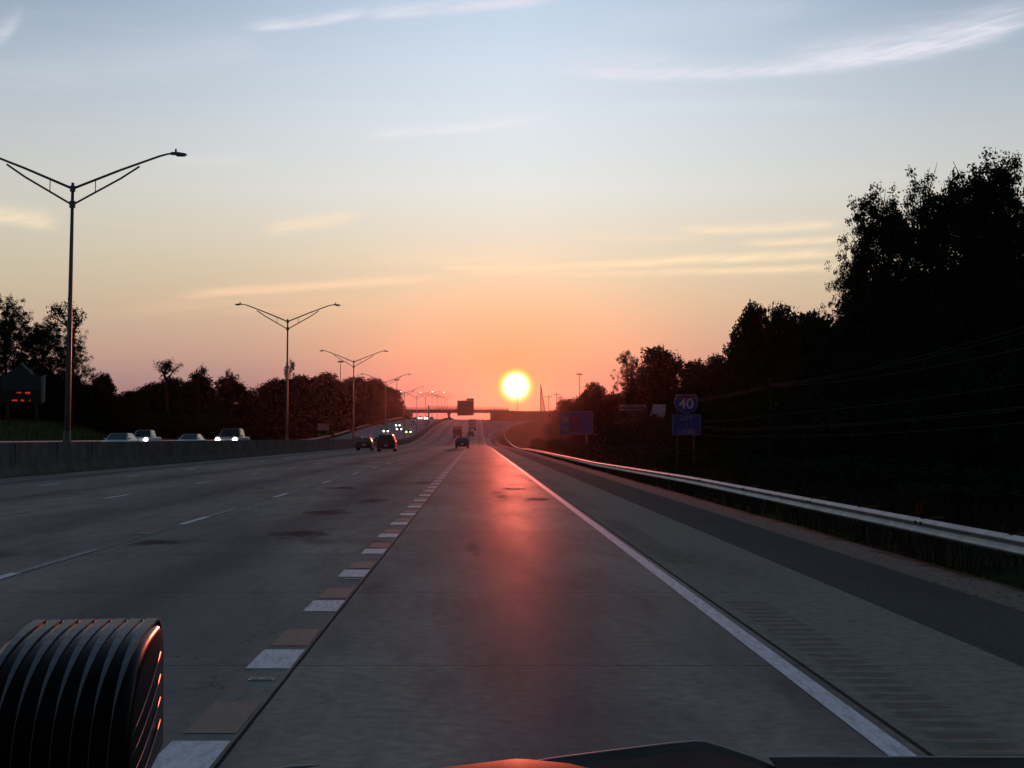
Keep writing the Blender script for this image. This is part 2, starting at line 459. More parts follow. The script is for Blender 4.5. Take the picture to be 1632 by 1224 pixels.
# ------------------------------------------------------------------ the road's course
SL = -0.02115                     # the road heads slightly left of the view
_ZT = [(0, 0), (120, -.98), (243, -2.0), (320, -2.85), (380, -3.35), (437, -3.1), (494, -2.1), (570, -.5), (665, 1.0), (760, 2.3), (870, 3.5), (982, 4.25), (1080, 4.5), (1200, 3.9), (1400, 1.8), (1800, -4), (2600, -12)]
def _zt(Y):
    if Y < 0: return -.0081 * Y
    return lerp_table(_ZT, Y)
def zp(Y):
    w = 6 if Y < 60 else 26
    if Y < 30: return -.0081 * Y
    return sum(_zt(Y + d * w) * k for d, k in ((-1, .25), (-.5, .25), (0, 0), (.5, .25), (1, .25)))
def RX(t, Y): return t + SL * Y
RAIL_T = [(0, 6.5), (50, 6.6), (95, 6.9), (171, 7.5), (313, 8.0), (408, 8.2), (494, 8.0), (570, 10.5), (665, 17), (760, 26), (860, 40)]
RAIL_Z = [(0, .27), (50, .25), (95, .02), (171, -.12), (313, -.32), (408, .02), (494, .25), (570, .5), (665, .75), (760, 1.1)]
RAMP_T = [(380, 2.0), (440, 2.0), (475, 3.1), (520, 4.2), (570, 7.0), (665, 13.5), (760, 22), (830, 31)]
def edge_r(Y): return lerp_table(RAMP_T, Y) if Y > 380 else 2.0
OPP = .35
GL = -41.0
def ground_rel(t, Y):
    rt = lerp_table(RAIL_T, Y); rz = lerp_table(RAIL_Z, Y) - .68
    if t > 4.4 + max(0, edge_r(Y) - 2.0):
        te = 4.5 + max(0, edge_r(Y) - 2.0)
        if t <= rt - .3: g = -.015 + (rz) * sm(te + .75, rt - .1, t)
        else: g = rz + (-.35 - rz) * sm(rt + .8, rt + 4.0, t)
        hs = rt + 3
        g += sm(hs, hs + 24, t) * (1.2 + 4.6 * sm(330, 620, Y))
        g += sm(60, 200, t) * 6
    elif t > -17.0: g = -.07
    elif t > GL + 1.2: g = OPP - .07
    else:
        g = OPP - .15 + sm(-GL, -GL + 16, -t) * (3.4 - 2.2 * sm(240, 420, Y)) + sm(70, 260, -t) * 7
    return g
def ground_z(t, Y):
    z = zp(Y) + ground_rel(t, Y)
    # approach embankments of the overpass
    if t > 7 or t < -37:
        side = sm(7, 10, t) if t > 0 else sm(37, 41, -t)
        top = 9.0 - max(0, abs(Y - 950) - 8) * .42
        if top > z: z = z + (top - z) * side
    return z
def ZG(X, Y): return ground_z(X - SL * Y, Y)

def stations(a, b):
    ys = []; y = a
    while y < b:
        ys.append(y); y += 2.0 if y < 60 else (4.0 if y < 200 else (8.0 if y < 1200 else 60.0))
    ys.append(b); return ys

def ribbon(name, fl, fr, dz, m, a, b, nseg=1, kind='structure', zf=None, parent=None, ys=None):
    bm = bmesh.new(); uvl = bm.loops.layers.uv.new('UVMap')
    rows = []
    for Y in (ys or stations(a, b)):
        tl, tr = fl(Y), fr(Y)
        rows.append([(bm.verts.new((RX(tl + (tr - tl) * k / nseg, Y), Y, (zf(tl + (tr - tl) * k / nseg, Y) if zf else zp(Y)) + dz)), tl + (tr - tl) * k / nseg, Y) for k in range(nseg + 1)])
    for r0, r1 in zip(rows, rows[1:]):
        for k in range(nseg):
            q = (r0[k], r0[k + 1], r1[k + 1], r1[k])
            f = bm.faces.new([x[0] for x in q])
            for l, x in zip(f.loops, q): l[uvl].uv = (x[1], x[2])
    me = bpy.data.meshes.new(name); bm.to_mesh(me); bm.free()
    for p in me.polygons: p.use_smooth = True
    o = link(name, me, m, parent)
    if kind and parent is None: o['kind'] = kind
    return o

# ------------------------------------------------------------------ ground
def ground_material():
    m = bpy.data.materials.new('roadside_ground')
    nt, b, bs, u, v, uv = uv_nodes(m)
    n1 = b.noise(uv, 1.2, 6, .65); n2 = b.noise(uv, .12, 4, .6); n3 = b.noise(uv, 14.0, 4, .7)
    grass = b.mix(b.mr(n1, .3, .7), (.026, .046, .014, 1), (.060, .078, .026, 1))
    grass = b.mix(b.m('MULTIPLY', b.mr(n2, .4, .65), .6), grass, (.075, .060, .032, 1))
    grass = b.mix(b.m('MULTIPLY', b.mr(u, -1, 1), .75), grass, b.mix(b.mr(n1, .3, .7), (.020, .018, .012, 1), (.045, .038, .024, 1)))
    sand = b.mix(b.mr(n3, .3, .7), lin((104, 100, 94)), lin((146, 138, 126)))
    edge = b.m('ADD', u, b.m('MULTIPLY', b.m('SUBTRACT', b.noise(b.xyz(u, b.m('MULTIPLY', v, .8), 0.0), 1.4, 5, .7), .5), 1.5))
    s = b.m('MULTIPLY', b.mr(u, 3.0, 3.2), b.mr(edge, 5.0, 5.5, 1, 0))
    crumbs = b.m('MULTIPLY', b.mr(n3, .6, .68), b.mr(edge, 5.6, 6.4, 1, 0))
    s = b.m('MAXIMUM', s, b.m('MULTIPLY', crumbs, b.mr(u, 3.0, 3.2)))
    nt.links.new(b.mix(s, grass, sand), bs.inputs['Base Color'])
    bs.inputs['Roughness'].default_value = 1.0
    bs.inputs['IOR'].default_value = 1.01
    bp = b.n('ShaderNodeBump'); bp.inputs['Strength'].default_value = .3; bp.inputs['Distance'].default_value = .03
    nt.links.new(n1, bp.inputs['Height']); nt.links.new(bp.outputs[0], bs.inputs['Normal'])
    return m
def build_ground():
    ts = [-1900, -900, -500, -300, -200, -150, -120, -100, -85, -75, -68, -62, -57, -53, -50, -47, -45, -43, -41.4, -40.2, -39.0, -38, -37, -30, -17.3, -16.9, -10, 0, 4.3]
    ts += [4.5 + .35 * i for i in range(0, 16)] + [10.5 + i for i in range(0, 12)] + [24, 27, 30, 34, 38, 43, 50, 60, 75, 95, 120, 160, 220, 320, 500, 900, 1900]
    ys = [-80, -40] + [-20 + 4 * i for i in range(0, 60)] + [220 + 8 * i for i in range(0, 135)] + [1320, 1400, 1500, 1650, 1800, 2100, 2600]
    bm = bmesh.new(); uvl = bm.loops.layers.uv.new('UVMap')
    rows = []
    for Y in ys:
        row = []
        for t in ts:
            z = ground_z(t, Y)
            if t > 5 or t < -42.5:
                a = .12 if t < 12 and t > 0 else .35
                z += (mnoise.noise(Vector((t * .35, Y * .2, 0))) - .1) * a * min(1, abs(t) / 60 + .3)
            row.append((bm.verts.new((RX(t, Y), Y, z)), t, Y))
        rows.append(row)
    for r0, r1 in zip(rows, rows[1:]):
        for k in range(len(ts) - 1):
            q = (r0[k], r0[k + 1], r1[k + 1], r1[k])
            f = bm.faces.new([x[0] for x in q])
            for l, x in zip(f.loops, q): l[uvl].uv = (x[1], x[2])
    me = bpy.data.meshes.new('ground'); bm.to_mesh(me); bm.free()
    for p in me.polygons: p.use_smooth = True
    o = link('ground', me, ground_material()); o['kind'] = 'structure'
build_ground()

# ------------------------------------------------------------------ carriageways
ribbon('road', lambda Y: -16.78, lambda Y: 2.05, 0.0, M['road'], -40, 1500, 6)
ribbon('road_shoulder', lambda Y: 2.05 + max(0, edge_r(Y) - 2.0) * 0, lambda Y: 3.45 + edge_r(Y) - 2.0, -0.002 + .002, M['shoulder'], -40, 470, 2)
ribbon('exit_ramp', lambda Y: 2.05, lambda Y: 3.45 + edge_r(Y) - 2.0, 0.0, M['ramp'], 470, 830, 3)
ribbon('asphalt_verge', lambda Y: 3.45 + edge_r(Y) - 2.0, lambda Y: 4.55 + edge_r(Y) - 2.0, 0.001, M['asphalt'], -40, 830, 1)
ribbon('opposite_road', lambda Y: GL + .9, lambda Y: -17.4, OPP, M['opp'], -40, 1500, 6)
# painted lines
ribbon('edge_line', lambda Y: 1.87 + edge_r(Y) * 0, lambda Y: 2.0, .004, M['white'], -10, 475)
ribbon('edge_line', lambda Y: edge_r(Y) - .13, lambda Y: edge_r(Y), .006, M['white'], 475, 800)
ribbon('edge_line', lambda Y: -15.6, lambda Y: -15.45, .004, M['faded'], -10, 1100)
ribbon('edge_line', lambda Y: -38.3, lambda Y: -38.1, OPP + .004, M['faded'], -10, 1100)
def dash(name, t0, t1, y0, y1, m, dz=.004, skew=0.0):
    bm = bmesh.new(); uvl = bm.loops.layers.uv.new('UVMap')
    n = max(1, int((y1 - y0) / 2.0)); rows = []
    for i in range(n + 1):
        Y = y0 + (y1 - y0) * i / n
        rows.append([(bm.verts.new((RX(t, Y), Y, zp(Y) + dz)), t, Y) for t in (t0, t1)])
    for r0, r1 in zip(rows, rows[1:]):
        q = (r0[0], r0[1], r1[1], r1[0]); f = bm.faces.new([x[0] for x in q])
        for l, x in zip(f.loops, q): l[uvl].uv = (x[1], x[2])
    me = bpy.data.meshes.new(name); bm.to_mesh(me); bm.free()
    o = link(name, me, m); o['kind'] = 'structure'; return o
def near_Y(v): return 3770.0 / (v - 697.0)
y = 7.82 - .92; k = 0
while y < 330:
    L = .92
    dash('dotted_line', -1.455, -1.175, y, y + L, M['white'])
    dash('old_line', -1.44, -1.18, y + L + .2, y + 2 * L + .25, M['oldpatch'])
    y += 3.36; k += 1
for t, y0 in ((-4.93, 14.8), (-8.85, 26.4), (-13.15, 24.0)):
    y = y0
    while y < 700:
        dash('lane_dash', t - .06, t + .06, y, y + 2.7, M['white'])
        if y < 260: dash('old_line', t - .055, t + .055, y + 2.75, y + 6.4, M['faded'])
        y += 12.4
for t in (-21.5, -25.2, -28.9, -32.6, -36.0):
    y = 60 + (t * 7) % 9
    while y < 900:
        dash('lane_dash', t - .07, t + .07, y, y + 3.0, M['white'], OPP + .004); y += 12.2

# raised markers: cast-iron snow-plough brackets
def bracket():
    r = empty('pavement_marker')
    bm = bmesh.new()
    for s in (-1, 1):
        prism(bm, [(s * .042 - .008, 0), (s * .042 + .008, 0), (s * .042 + .006, .016), (s * .042 - .006, .016)], 'y', -.11, .11)
        box(bm, s * .042 - .02, s * .042 + .02, -.125, -.10, 0, .01); box(bm, s * .042 - .02, s * .042 + .02, .10, .125, 0, .01)
    box(bm, -.036, .036, -.03, .03, .0, .007)
    obj('casting', bm, M['iron'], r)
    bm = bmesh.new(); box(bm, -.03, .03, -.022, .022, .007, .014, .003); obj('reflector', bm, M['sign_white'], r)
    return r
M['iron'] = mat('scuffed_iron', (.42, .40, .38), .4, metal=.7, var=.25, vscale=30)
MK = [(-1.345, 5200 / 1.0, None)]
first = None
for t, Y, s, lab in ((-1.29, near_Y(1082), .60, 'scuffed iron reflector bracket in front of the large white dash by the seam'),
                     (-1.27, near_Y(923), .62, 'small iron reflector bracket between dotted line dashes farther up the seam'),
                     (-5.05, near_Y(851), 1.0, 'iron reflector bracket on the lane line to the left, ahead of the ribbed device')):
    if first is None: first = bracket(); o = first
    else:
        o = first.copy(); COL.objects.link(o)
        for c in first.children:
            d = c.copy(); COL.objects.link(d); d.parent = o
    o.location = (RX(t, Y), Y, zp(Y) + .001); o.rotation_euler = (0, 0, R(88)); o.scale = (s, s, s)
    tag(o, lab, 'road marker', 'raised pavement markers')

# ------------------------------------------------------------------ median barrier
BAR_H = 1.26
def build_barrier():
    prof = [(-.33, -.1), (-.33, .08), (-.26, .12), (-.14, .38), (-.10, BAR_H - .02), (-.08, BAR_H), (.08, BAR_H), (.10, BAR_H - .02), (.14, .38), (.26, .12), (.33, .08), (.33, -.1)]
    bm = bmesh.new(); rows = []
    ys = []; y = -30.0
    while y < 1500: ys.append(y); y += 6.0 if y < 700 else 20.0
    for Y in ys:
        rows.append([bm.verts.new((RX(-17.1 + a, Y), Y, zp(Y) + z)) for a, z in prof])
    for r0, r1 in zip(rows, rows[1:]):
        for k in range(len(prof) - 1): bm.faces.new((r0[k], r0[k + 1], r1[k + 1], r1[k]))
    o = obj('concrete_barrier', bm, M['barrier'])
    tag(o, 'long dark concrete barrier dividing the two carriageways', 'barrier')
    for Y in ys[6:60]:
        bm = bmesh.new(); box(bm, RX(-17.1 + .085, Y), RX(-17.1 + .145, Y), Y - .02, Y + .02, zp(Y) + .35, zp(Y) + BAR_H - .03)
        obj('joint_seam', bm, M['trim'], o)
build_barrier()

# ------------------------------------------------------------------ guardrails
def guardrail(name, ft, fz, side, a, b, step, label, posts_until):
    root = empty(name, (RX(ft(a), a), a, zp(a)))
    O = root.location.copy()
    prof = [(0, .0), (.035, -.012), (.075, -.04), (.08, -.065), (.03, -.10), (.02, -.125), (.03, -.15), (.08, -.185), (.075, -.21), (.035, -.238), (0, -.25)]
    bm = bmesh.new(); rows = []; y = a; ys = []
    while y <= b: ys.append(y); y += step
    for Y in ys:
        rows.append([bm.verts.new(Vector((RX(ft(Y), Y) - side * d, Y, fz(Y) + z)) - O) for d, z in prof])
    for r0, r1 in zip(rows, rows[1:]):
        for k in range(len(prof) - 1): bm.faces.new((r0[k], r0[k + 1], r1[k + 1], r1[k]))
    o = obj('beam', bm, M['steel'], root, smooth=True)
    sd = o.modifiers.new('thick', 'SOLIDIFY'); sd.thickness = .006
    # lap joints
    for Y in ys:
        if Y > 90: break
        if (int(round(Y / step)) % 2) == 0:
            for dy in (-.14, .14):
                c = Vector((RX(ft(Y + dy), Y + dy) - side * .084, Y + dy, fz(Y + dy) - .062)) - O
                bm = bmesh.new(); box(bm, c.x - .012, c.x + .012, c.y - .03, c.y + .03, c.z - .025, c.z + .025, .004); obj('bolt', bm, M['trim'], root)
    pm = None
    for Y in ys:
        if Y > posts_until: break
        x = RX(ft(Y), Y) + side * .10; g = ZG(x, Y) - .3
        if pm is None:
            bm = bmesh.new(); box(bm, -.09, .09, -.075, .075, -1.2, .0, .008); box(bm, -side * .24 if side > 0 else .09, -.09 if side > 0 else .24, -.07, .07, -.30, -.02)
            p = obj('post', bm, M['wood_post'], root); pm = p.data
        else: p = link('post', pm, None, root)
        p.location = Vector((x + side * .12, Y, fz(Y) + .02)) - O
    return tag(root, label, 'guardrail')
guardrail('guardrail', lambda Y: lerp_table(RAIL_T, Y), lambda Y: zp(Y) + lerp_table(RAIL_Z, Y), 1, 4, 600, 4.0, 'steel guardrail on timber posts along the right verge', 396)
guardrail('guardrail', lambda Y: GL, lambda Y: zp(Y) + OPP + .78 + .4 * sm(500, 700, Y), -1, 120, 900, 8.0, 'distant steel guardrail along the far side of the opposite carriageway', 900)

# ------------------------------------------------------------------ lamp posts
def make_lamp(lit):
    r = empty('lamp_post')
    H = 10.62
    bm = bmesh.new(); tube(bm, [(0, 0, 0), (0, 0, H * .5), (0, 0, H + .25)], [.125, .095, .062], 10); obj('pole', bm, M['pole'], r, True)
    bm = bmesh.new(); tube(bm, [(0, 0, 0), (0, 0, .12)], .2, 10); tube(bm, [(0, 0, .12), (0, 0, .5)], .15, 10); obj('base_collar', bm, M['pole'], r)
    bm = bmesh.new(); tube(bm, [(0, 0, H - .12), (0, 0, H + .12)], .12, 8); tube(bm, [(0, 0, H - .80), (0, 0, H - .52)], .13, 8); obj('clamp', bm, M['pole'], r)
    for s in (-1, 1):
        bm = bmesh.new()
        tube(bm, [(0, 0, H), (s * 2.0, 0, H + .82), (s * 3.6, 0, H + 1.42), (s * 3.95, 0, H + 1.52), (s * 4.15, 0, H + 1.54)], [.055, .05, .045, .04, .035], 8)
        tube(bm, [(0, 0, H - .68), (s * 2.0, 0, H + .46), (s * 2.78, 0, H + .98)], .042, 8)
        tube(bm, [(s * .95, 0, H + .40), (s * .95, 0, H - .12)], .02, 6)
        obj('arm', bm, M['pole'], r, True)
        bm = bmesh.new()
        prism(bm, [(s * 4.05, H + 1.50), (s * 4.10, H + 1.58), (s * 4.35, H + 1.60), (s * 4.72, H + 1.54), (s * 4.75, H + 1.49), (s * 4.5, H + 1.47)], 'y', -.15, .15)
        tube(bm, [(s * 4.28, 0, H + 1.6), (s * 4.28, 0, H + 1.74)], .04, 8)
        h = obj('lamp_head', bm, M['pole'], r)
        bm = bmesh.new(); box(bm, min(s * 4.3, s * 4.68), max(s * 4.3, s * 4.68), -.12, .12, H + 1.43, H + 1.475, .02)
        if lit: box(bm, min(s * 4.2, s * 4.7), max(s * 4.2, s * 4.7), -.2, .2, H + 1.38, H + 1.425, .01)
        obj('lens', bm, M['lamp_on'] if lit else M['lamp_off'], h)
    return r
def copy_tree(o, parent=None):
    c = o.copy(); COL.objects.link(c)
    if parent is not None: c.parent = parent
    for ch in o.children: copy_tree(ch, c)
    return c
ORD = ['nearest', 'second', 'third', 'fourth', 'fifth', 'sixth', 'seventh', 'eighth', 'ninth', 'tenth', 'eleventh', 'twelfth']
lamp0 = make_lamp(False); lampL = make_lamp(True)
used = {False: False, True: False}
for i in range(12):
    lit = i in (5, 7)
    src = lampL if lit else lamp0
    o = src if not used[lit] else copy_tree(src)
    used[lit] = True
    Y = 68.0 + 78.2 * i
    o.location = (RX(-17.1, Y), Y, zp(Y) + BAR_H - .03)
    if i == 0:
        o.rotation_euler = (0, R(.9), 0)
        tag(o, 'tallest double-arm lamp post, rising from the barrier past the dark sign', 'lamp post', 'double-arm lamp posts on the median')
    else:
        o.rotation_euler = (0, R(.35) if i < 4 else 0, 0)
        tag(o, ('lit ' if lit else 'dark ') + 'double-arm lamp post, %s along the median barrier counting from the nearest' % ORD[i], 'lamp post', 'double-arm lamp posts on the median')

# ------------------------------------------------------------------ overpass
YB = 950.0
def overpass():
    r = empty('overpass', (RX(-17.1, YB), YB, zp(YB)))
    O = r.location.copy()
    def b2(name, x0, x1, y0, y1, z0, z1, m=M['beam'], bev=0.0):
        bm = bmesh.new(); box(bm, x0 - O.x, x1 - O.x, y0 - O.y, y1 - O.y, z0 - O.z, z1 - O.z, bev); return obj(name, bm, m, r)
    xl, xr = P(606, 650, YB).x, P(800, 650, YB).x
    b2('deck', xl - 16, xr + 8, YB - 6, YB + 6, 8.95, 9.25)
    for i in range(5): b2('girder', xl, xr - 2, YB - 5.4 + i * 2.6, YB - 5.0 + i * 2.6, 8.0, 8.95)
    for s in (-1, 1):
        b2('parapet', xl - 16, xr + 4, YB + s * 6 - .15, YB + s * 6 + .15, 9.0, 10.0)
        bm = bmesh.new(); x = xl - 16
        while x < xr + 4:
            box(bm, x - O.x - .05, x - O.x + .05, s * 6 - .05, s * 6 + .05, 10.0 - O.z, 11.05 - O.z); x += 2.5
        for z in (10.5, 11.0): box(bm, xl - 16 - O.x, xr + 4 - O.x, s * 6 - .04, s * 6 + .04, z - O.z, z + .09 - O.z)
        obj('railing', bm, M['beam'], r)
    px = RX(-17.1, YB)
    for dy in (-4, 0, 4):
        bm = bmesh.new(); tube(bm, [(px - O.x + .6, dy, -1), (px - O.x + .6, dy, 7.2 - O.z)], .55, 12); obj('pier', bm, M['beam'], r)
    b2('pier_cap', px - .3, px + 1.5, YB - 5.6, YB + 5.6, 7.2, 8.0)
    for x0, x1 in ((RX(7.5, YB), RX(10.5, YB)), (RX(-41, YB), RX(-38, YB))): b2('abutment', x0, x1, YB - 5.8, YB + 5.8, 2.0, 8.95)
    tag(r, 'dark highway overpass crossing both carriageways on a median pier', 'bridge')
overpass()

# ------------------------------------------------------------------ overhead sign gantry
YG = 570.0
def gantry():
    xl = RX(-17.1, YG); zb = zp(YG)
    r = empty('sign_gantry', (xl, YG, zb)); O = r.location.copy()
    top = P(676, 647.5, YG).z
    for nm, x, z0 in (('post', xl, BAR_H),):
        bm = bmesh.new(); tube(bm, [(x - O.x, 0, z0), (x - O.x, 0, top - O.z + .5)], [.34, .28], 10); obj(nm, bm, M['pole'], r)
    bm = bmesh.new(); x0, x1 = 0.0, P(757, 650, YG).x - O.x
    zt, zl = top - O.z, top - O.z - .95
    for yy in (-.4, .4):
        tube(bm, [(x0, yy, zt), (x1, yy, zt)], .06, 6); tube(bm, [(x0, yy, zl), (x1, yy, zl)], .06, 6)
        n = 22
        for i in range(n):
            a = x0 + (x1 - x0) * i / n; c = x0 + (x1 - x0) * (i + 1) / n
            tube(bm, [(a, yy, zt if i % 2 else zl), (c, yy, zl if i % 2 else zt)], .035, 5)
    obj('truss', bm, M['pole'], r)
    tag(r, 'thin steel truss gantry spanning the carriageway in front of the overpass', 'gantry')
    a, c = P(729, 638.5, YG), P(755.2, 662.3, YG)
    s = empty('overhead_sign', ((a.x + c.x) / 2, YG - .8, c.z)); O2 = s.location.copy()
    w = (c.x - a.x) / 2; h = a.z - c.z
    bm = bmesh.new(); box(bm, -w, w, -.05, .05, 0, h, .03); obj('panel', bm, M['green_sign'], s)
    tb = P(743.5, 635, YG)
    bm = bmesh.new(); box(bm, tb.x - O2.x, w, -.05, .05, h + .06, h + .75, .02); obj('exit_tab', bm, M['green_sign'], s)
    for xx in (-w * .5, w * .5):
        bm = bmesh.new(); box(bm, xx - .06, xx + .06, .055, .30, .2, h - .1); obj('bracket', bm, M['pole'], s)
    # legend rows and pale border: shapes only, no words can be read in the photograph
    bm = bmesh.new()
    for x0, x1, z0, z1 in ((-w + .1, w - .1, .1, .15), (-w + .1, w - .1, h - .15, h - .1), (-w + .1, -w + .15, .152, h - .152), (w - .15, w - .1, .152, h - .152)):
        box(bm, x0, x1, -.060, -.052, z0, z1)
    obj('border', bm, M['sign_dim'], s)
    tag(s, 'large square overhead sign with a small exit tab, dark against the glow', 'road sign')
M['sign_dim'] = mat('sign_border_dull', (.16, .20, .18), .6, var=.05)
gantry()

# ------------------------------------------------------------------ roadside signs
def text_obj(name, body, size, loc, parent, m, bold=.0, sx=1.0):
    cu = bpy.data.curves.new(name, 'FONT'); cu.body = body; cu.size = size; cu.align_x = 'CENTER'; cu.align_y = 'CENTER'
    cu.extrude = .004; cu.offset = bold
    tmp = bpy.data.objects.new(name, cu); COL.objects.link(tmp); bpy.context.view_layer.update()
    me = bpy.data.meshes.new_from_object(tmp.evaluated_get(bpy.context.evaluated_depsgraph_get())); bpy.data.objects.remove(tmp)
    me.name = name; me.materials.clear(); o = link(name, me, m)
    o.parent = parent; o.location = loc; o.rotation_euler = (math.pi / 2, 0, 0); o.scale = (sx, 1, 1)
    return o
def shield_pts(w, h, k=1.0):
    pts = [(-.40 * w, .5 * h), (-.22 * w, .46 * h), (0, .5 * h), (.22 * w, .46 * h), (.40 * w, .5 * h), (.47 * w, .30 * h), (.50 * w, .05 * h), (.45 * w, -.18 * h), (.30 * w, -.36 * h), (.12 * w, -.47 * h), (0, -.5 * h),
           (-.12 * w, -.47 * h), (-.30 * w, -.36 * h), (-.45 * w, -.18 * h), (-.50 * w, .05 * h), (-.47 * w, .30 * h)]
    return [(x * k, z * k) for x, z in pts]
def route_sign():
    Y = 78.0
    a, c = P(1071, 660, Y), P(1117, 694, Y)
    xc = (a.x + c.x) / 2; zg = ZG(xc, Y)
    r = empty('route_sign', (xc, Y, zg)); O = r.location.copy()
    sh = empty('shield', (0, 0, 0)); sh.parent = r
    w = (c.x - a.x) / 2
    bm = bmesh.new(); box(bm, -w, w, -.012, .012, c.z - O.z, a.z - O.z, .004); pn = obj('panel', bm, M['blue_sign'], r)
    bm = bmesh.new(); zb, zt = c.z - O.z, a.z - O.z
    for x0, x1, z0, z1 in ((-w + .03, w - .03, zb + .03, zb + .05), (-w + .03, w - .03, zt - .05, zt - .03), (-w + .03, -w + .05, zb + .052, zt - .052), (w - .05, w - .03, zb + .052, zt - .052)):
        box(bm, x0, x1, -.020, -.014, z0, z1)
    obj('border', bm, M['sign_mute'], pn)
    hh = zt - zb
    text_obj('lettering', 'LEFT', .30, (0, -.02, zb + hh * .79), pn, M['sign_mute'], .004)
    text_obj('lettering', '2', .24, (0, -.02, zb + hh * .49), pn, M['sign_mute'], .003)
    text_obj('lettering', 'LANES', .29, (0, -.02, zb + hh * .19), pn, M['sign_mute'], .004)
    s0, s1 = P(1074.5, 628, Y), P(1112.5, 659, Y)
    sw, shh = s1.x - s0.x, s0.z - s1.z; cx = (s0.x + s1.x) / 2 - O.x; cz = (s0.z + s1.z) / 2 - O.z
    bpy.data.objects.remove(sh)
    bm = bmesh.new(); prism(bm, [(cx + x, cz + z) for x, z in shield_pts(sw, shh)], 'y', -.012, .012); sh = obj('shield', bm, M['sign_mute'], r)
    bm = bmesh.new(); pts = [(x, min(z, .24 * shh)) for x, z in shield_pts(sw, shh, .94)]
    pts = [p for i, p in enumerate(pts) if i not in (1, 2, 3)]
    prism(bm, [(cx + x, cz + z) for x, z in pts], 'y', -.020, -.014); obj('blue_field', bm, M['blue_sign'], sh)
    bm = bmesh.new(); prism(bm, [(cx + x, cz + z) for x, z in ((-.44 * sw, .28 * shh), (.44 * sw, .28 * shh), (.38 * sw, .455 * shh), (.2 * sw, .42 * shh), (0, .455 * shh), (-.2 * sw, .42 * shh), (-.38 * sw, .455 * shh))], 'y', -.020, -.014)
    obj('red_band', bm, M['sign_red'], sh)
    text_obj('lettering', '40', .68, (cx, -.024, cz - .02 * shh), sh, M['sign_white'], .010, 1.05)
    for px in (1079.5, 1106):
        x = P(px, 690, Y).x - O.x
        bm = bmesh.new(); box(bm, x - .05, x + .05, .014, .09, -.5, s0.z - O.z - .15); obj('post', bm, M['dark_post'], r)
    tag(r, 'blue route shield numbered 40 above a blue LEFT 2 LANES panel on two posts', 'road sign')
M['sign_mute'] = mat('weathered_reflective', (.20, .23, .33), .5, var=.08)
M['dark_post'] = mat('dull_post_steel', (.06, .062, .06), .9, var=.2)
route_sign()

def services_sign():
    Y = 224.0
    a, c = P(893, 655, Y), P(945, 692, Y); xc = (a.x + c.x) / 2; zg = ZG(xc, Y)
    r = empty('services_sign', (xc, Y, zg)); O = r.location.copy(); w = (c.x - a.x) / 2; zb, zt = c.z - O.z, a.z - O.z; h = zt - zb
    bm = bmesh.new(); box(bm, -w, w, -.03, .03, zb, zt, .01); pn = obj('panel', bm, M['blue_sign'], r)
    M['logo_a'] = mat('logo_pale', (.36, .30, .34), .6, var=.3, vscale=3); M['logo_b'] = mat('logo_dark', (.11, .035, .045), .6, var=.3, vscale=3)
    for i, (x, z, ww, hh, mm) in enumerate(((-.62, .62, .26, .26, 'logo_a'), (-.10, .62, .26, .26, 'logo_b'), (-.62, .24, .26, .22, 'logo_a'), (-.10, .24, .28, .22, 'logo_b'))):
        bm = bmesh.new(); box(bm, (x - ww / 1) * w * 1.0, (x + ww / 1) * w * 1.0 - .25, -.05, -.034, zb + (z - .13) * h, zb + (z + hh - .13) * h); obj('logo_panel', bm, M[mm], pn)
    bm = bmesh.new()
    for x0, x1, z in ((-.8, -.35, .03), (-.3, .1, .05)):
        xx = x0
        while xx < x1: box(bm, xx * w, xx * w + .12, -.05, -.034, zb + z * h, zb + (z + .05) * h); xx += .085
    for x0, x1, z0, z1 in ((-w + .06, w - .06, zb + .01, zb + .05), (-w + .06, w - .06, zt - .1, zt - .06), (w - .1, w - .06, zb + .052, zt - .102)): box(bm, x0, x1, -.045, -.034, z0, z1)
    obj('border', bm, M['sign_mute'], pn)
    for x in (-w * .6, w * .6):
        bm = bmesh.new(); box(bm, x - .1, x + .1, .034, .2, -1.0, zt - .1); obj('post', bm, M['pole'], r)
    tag(r, 'wide dark blue services sign with small logo panels near the sunset', 'road sign')
services_sign()

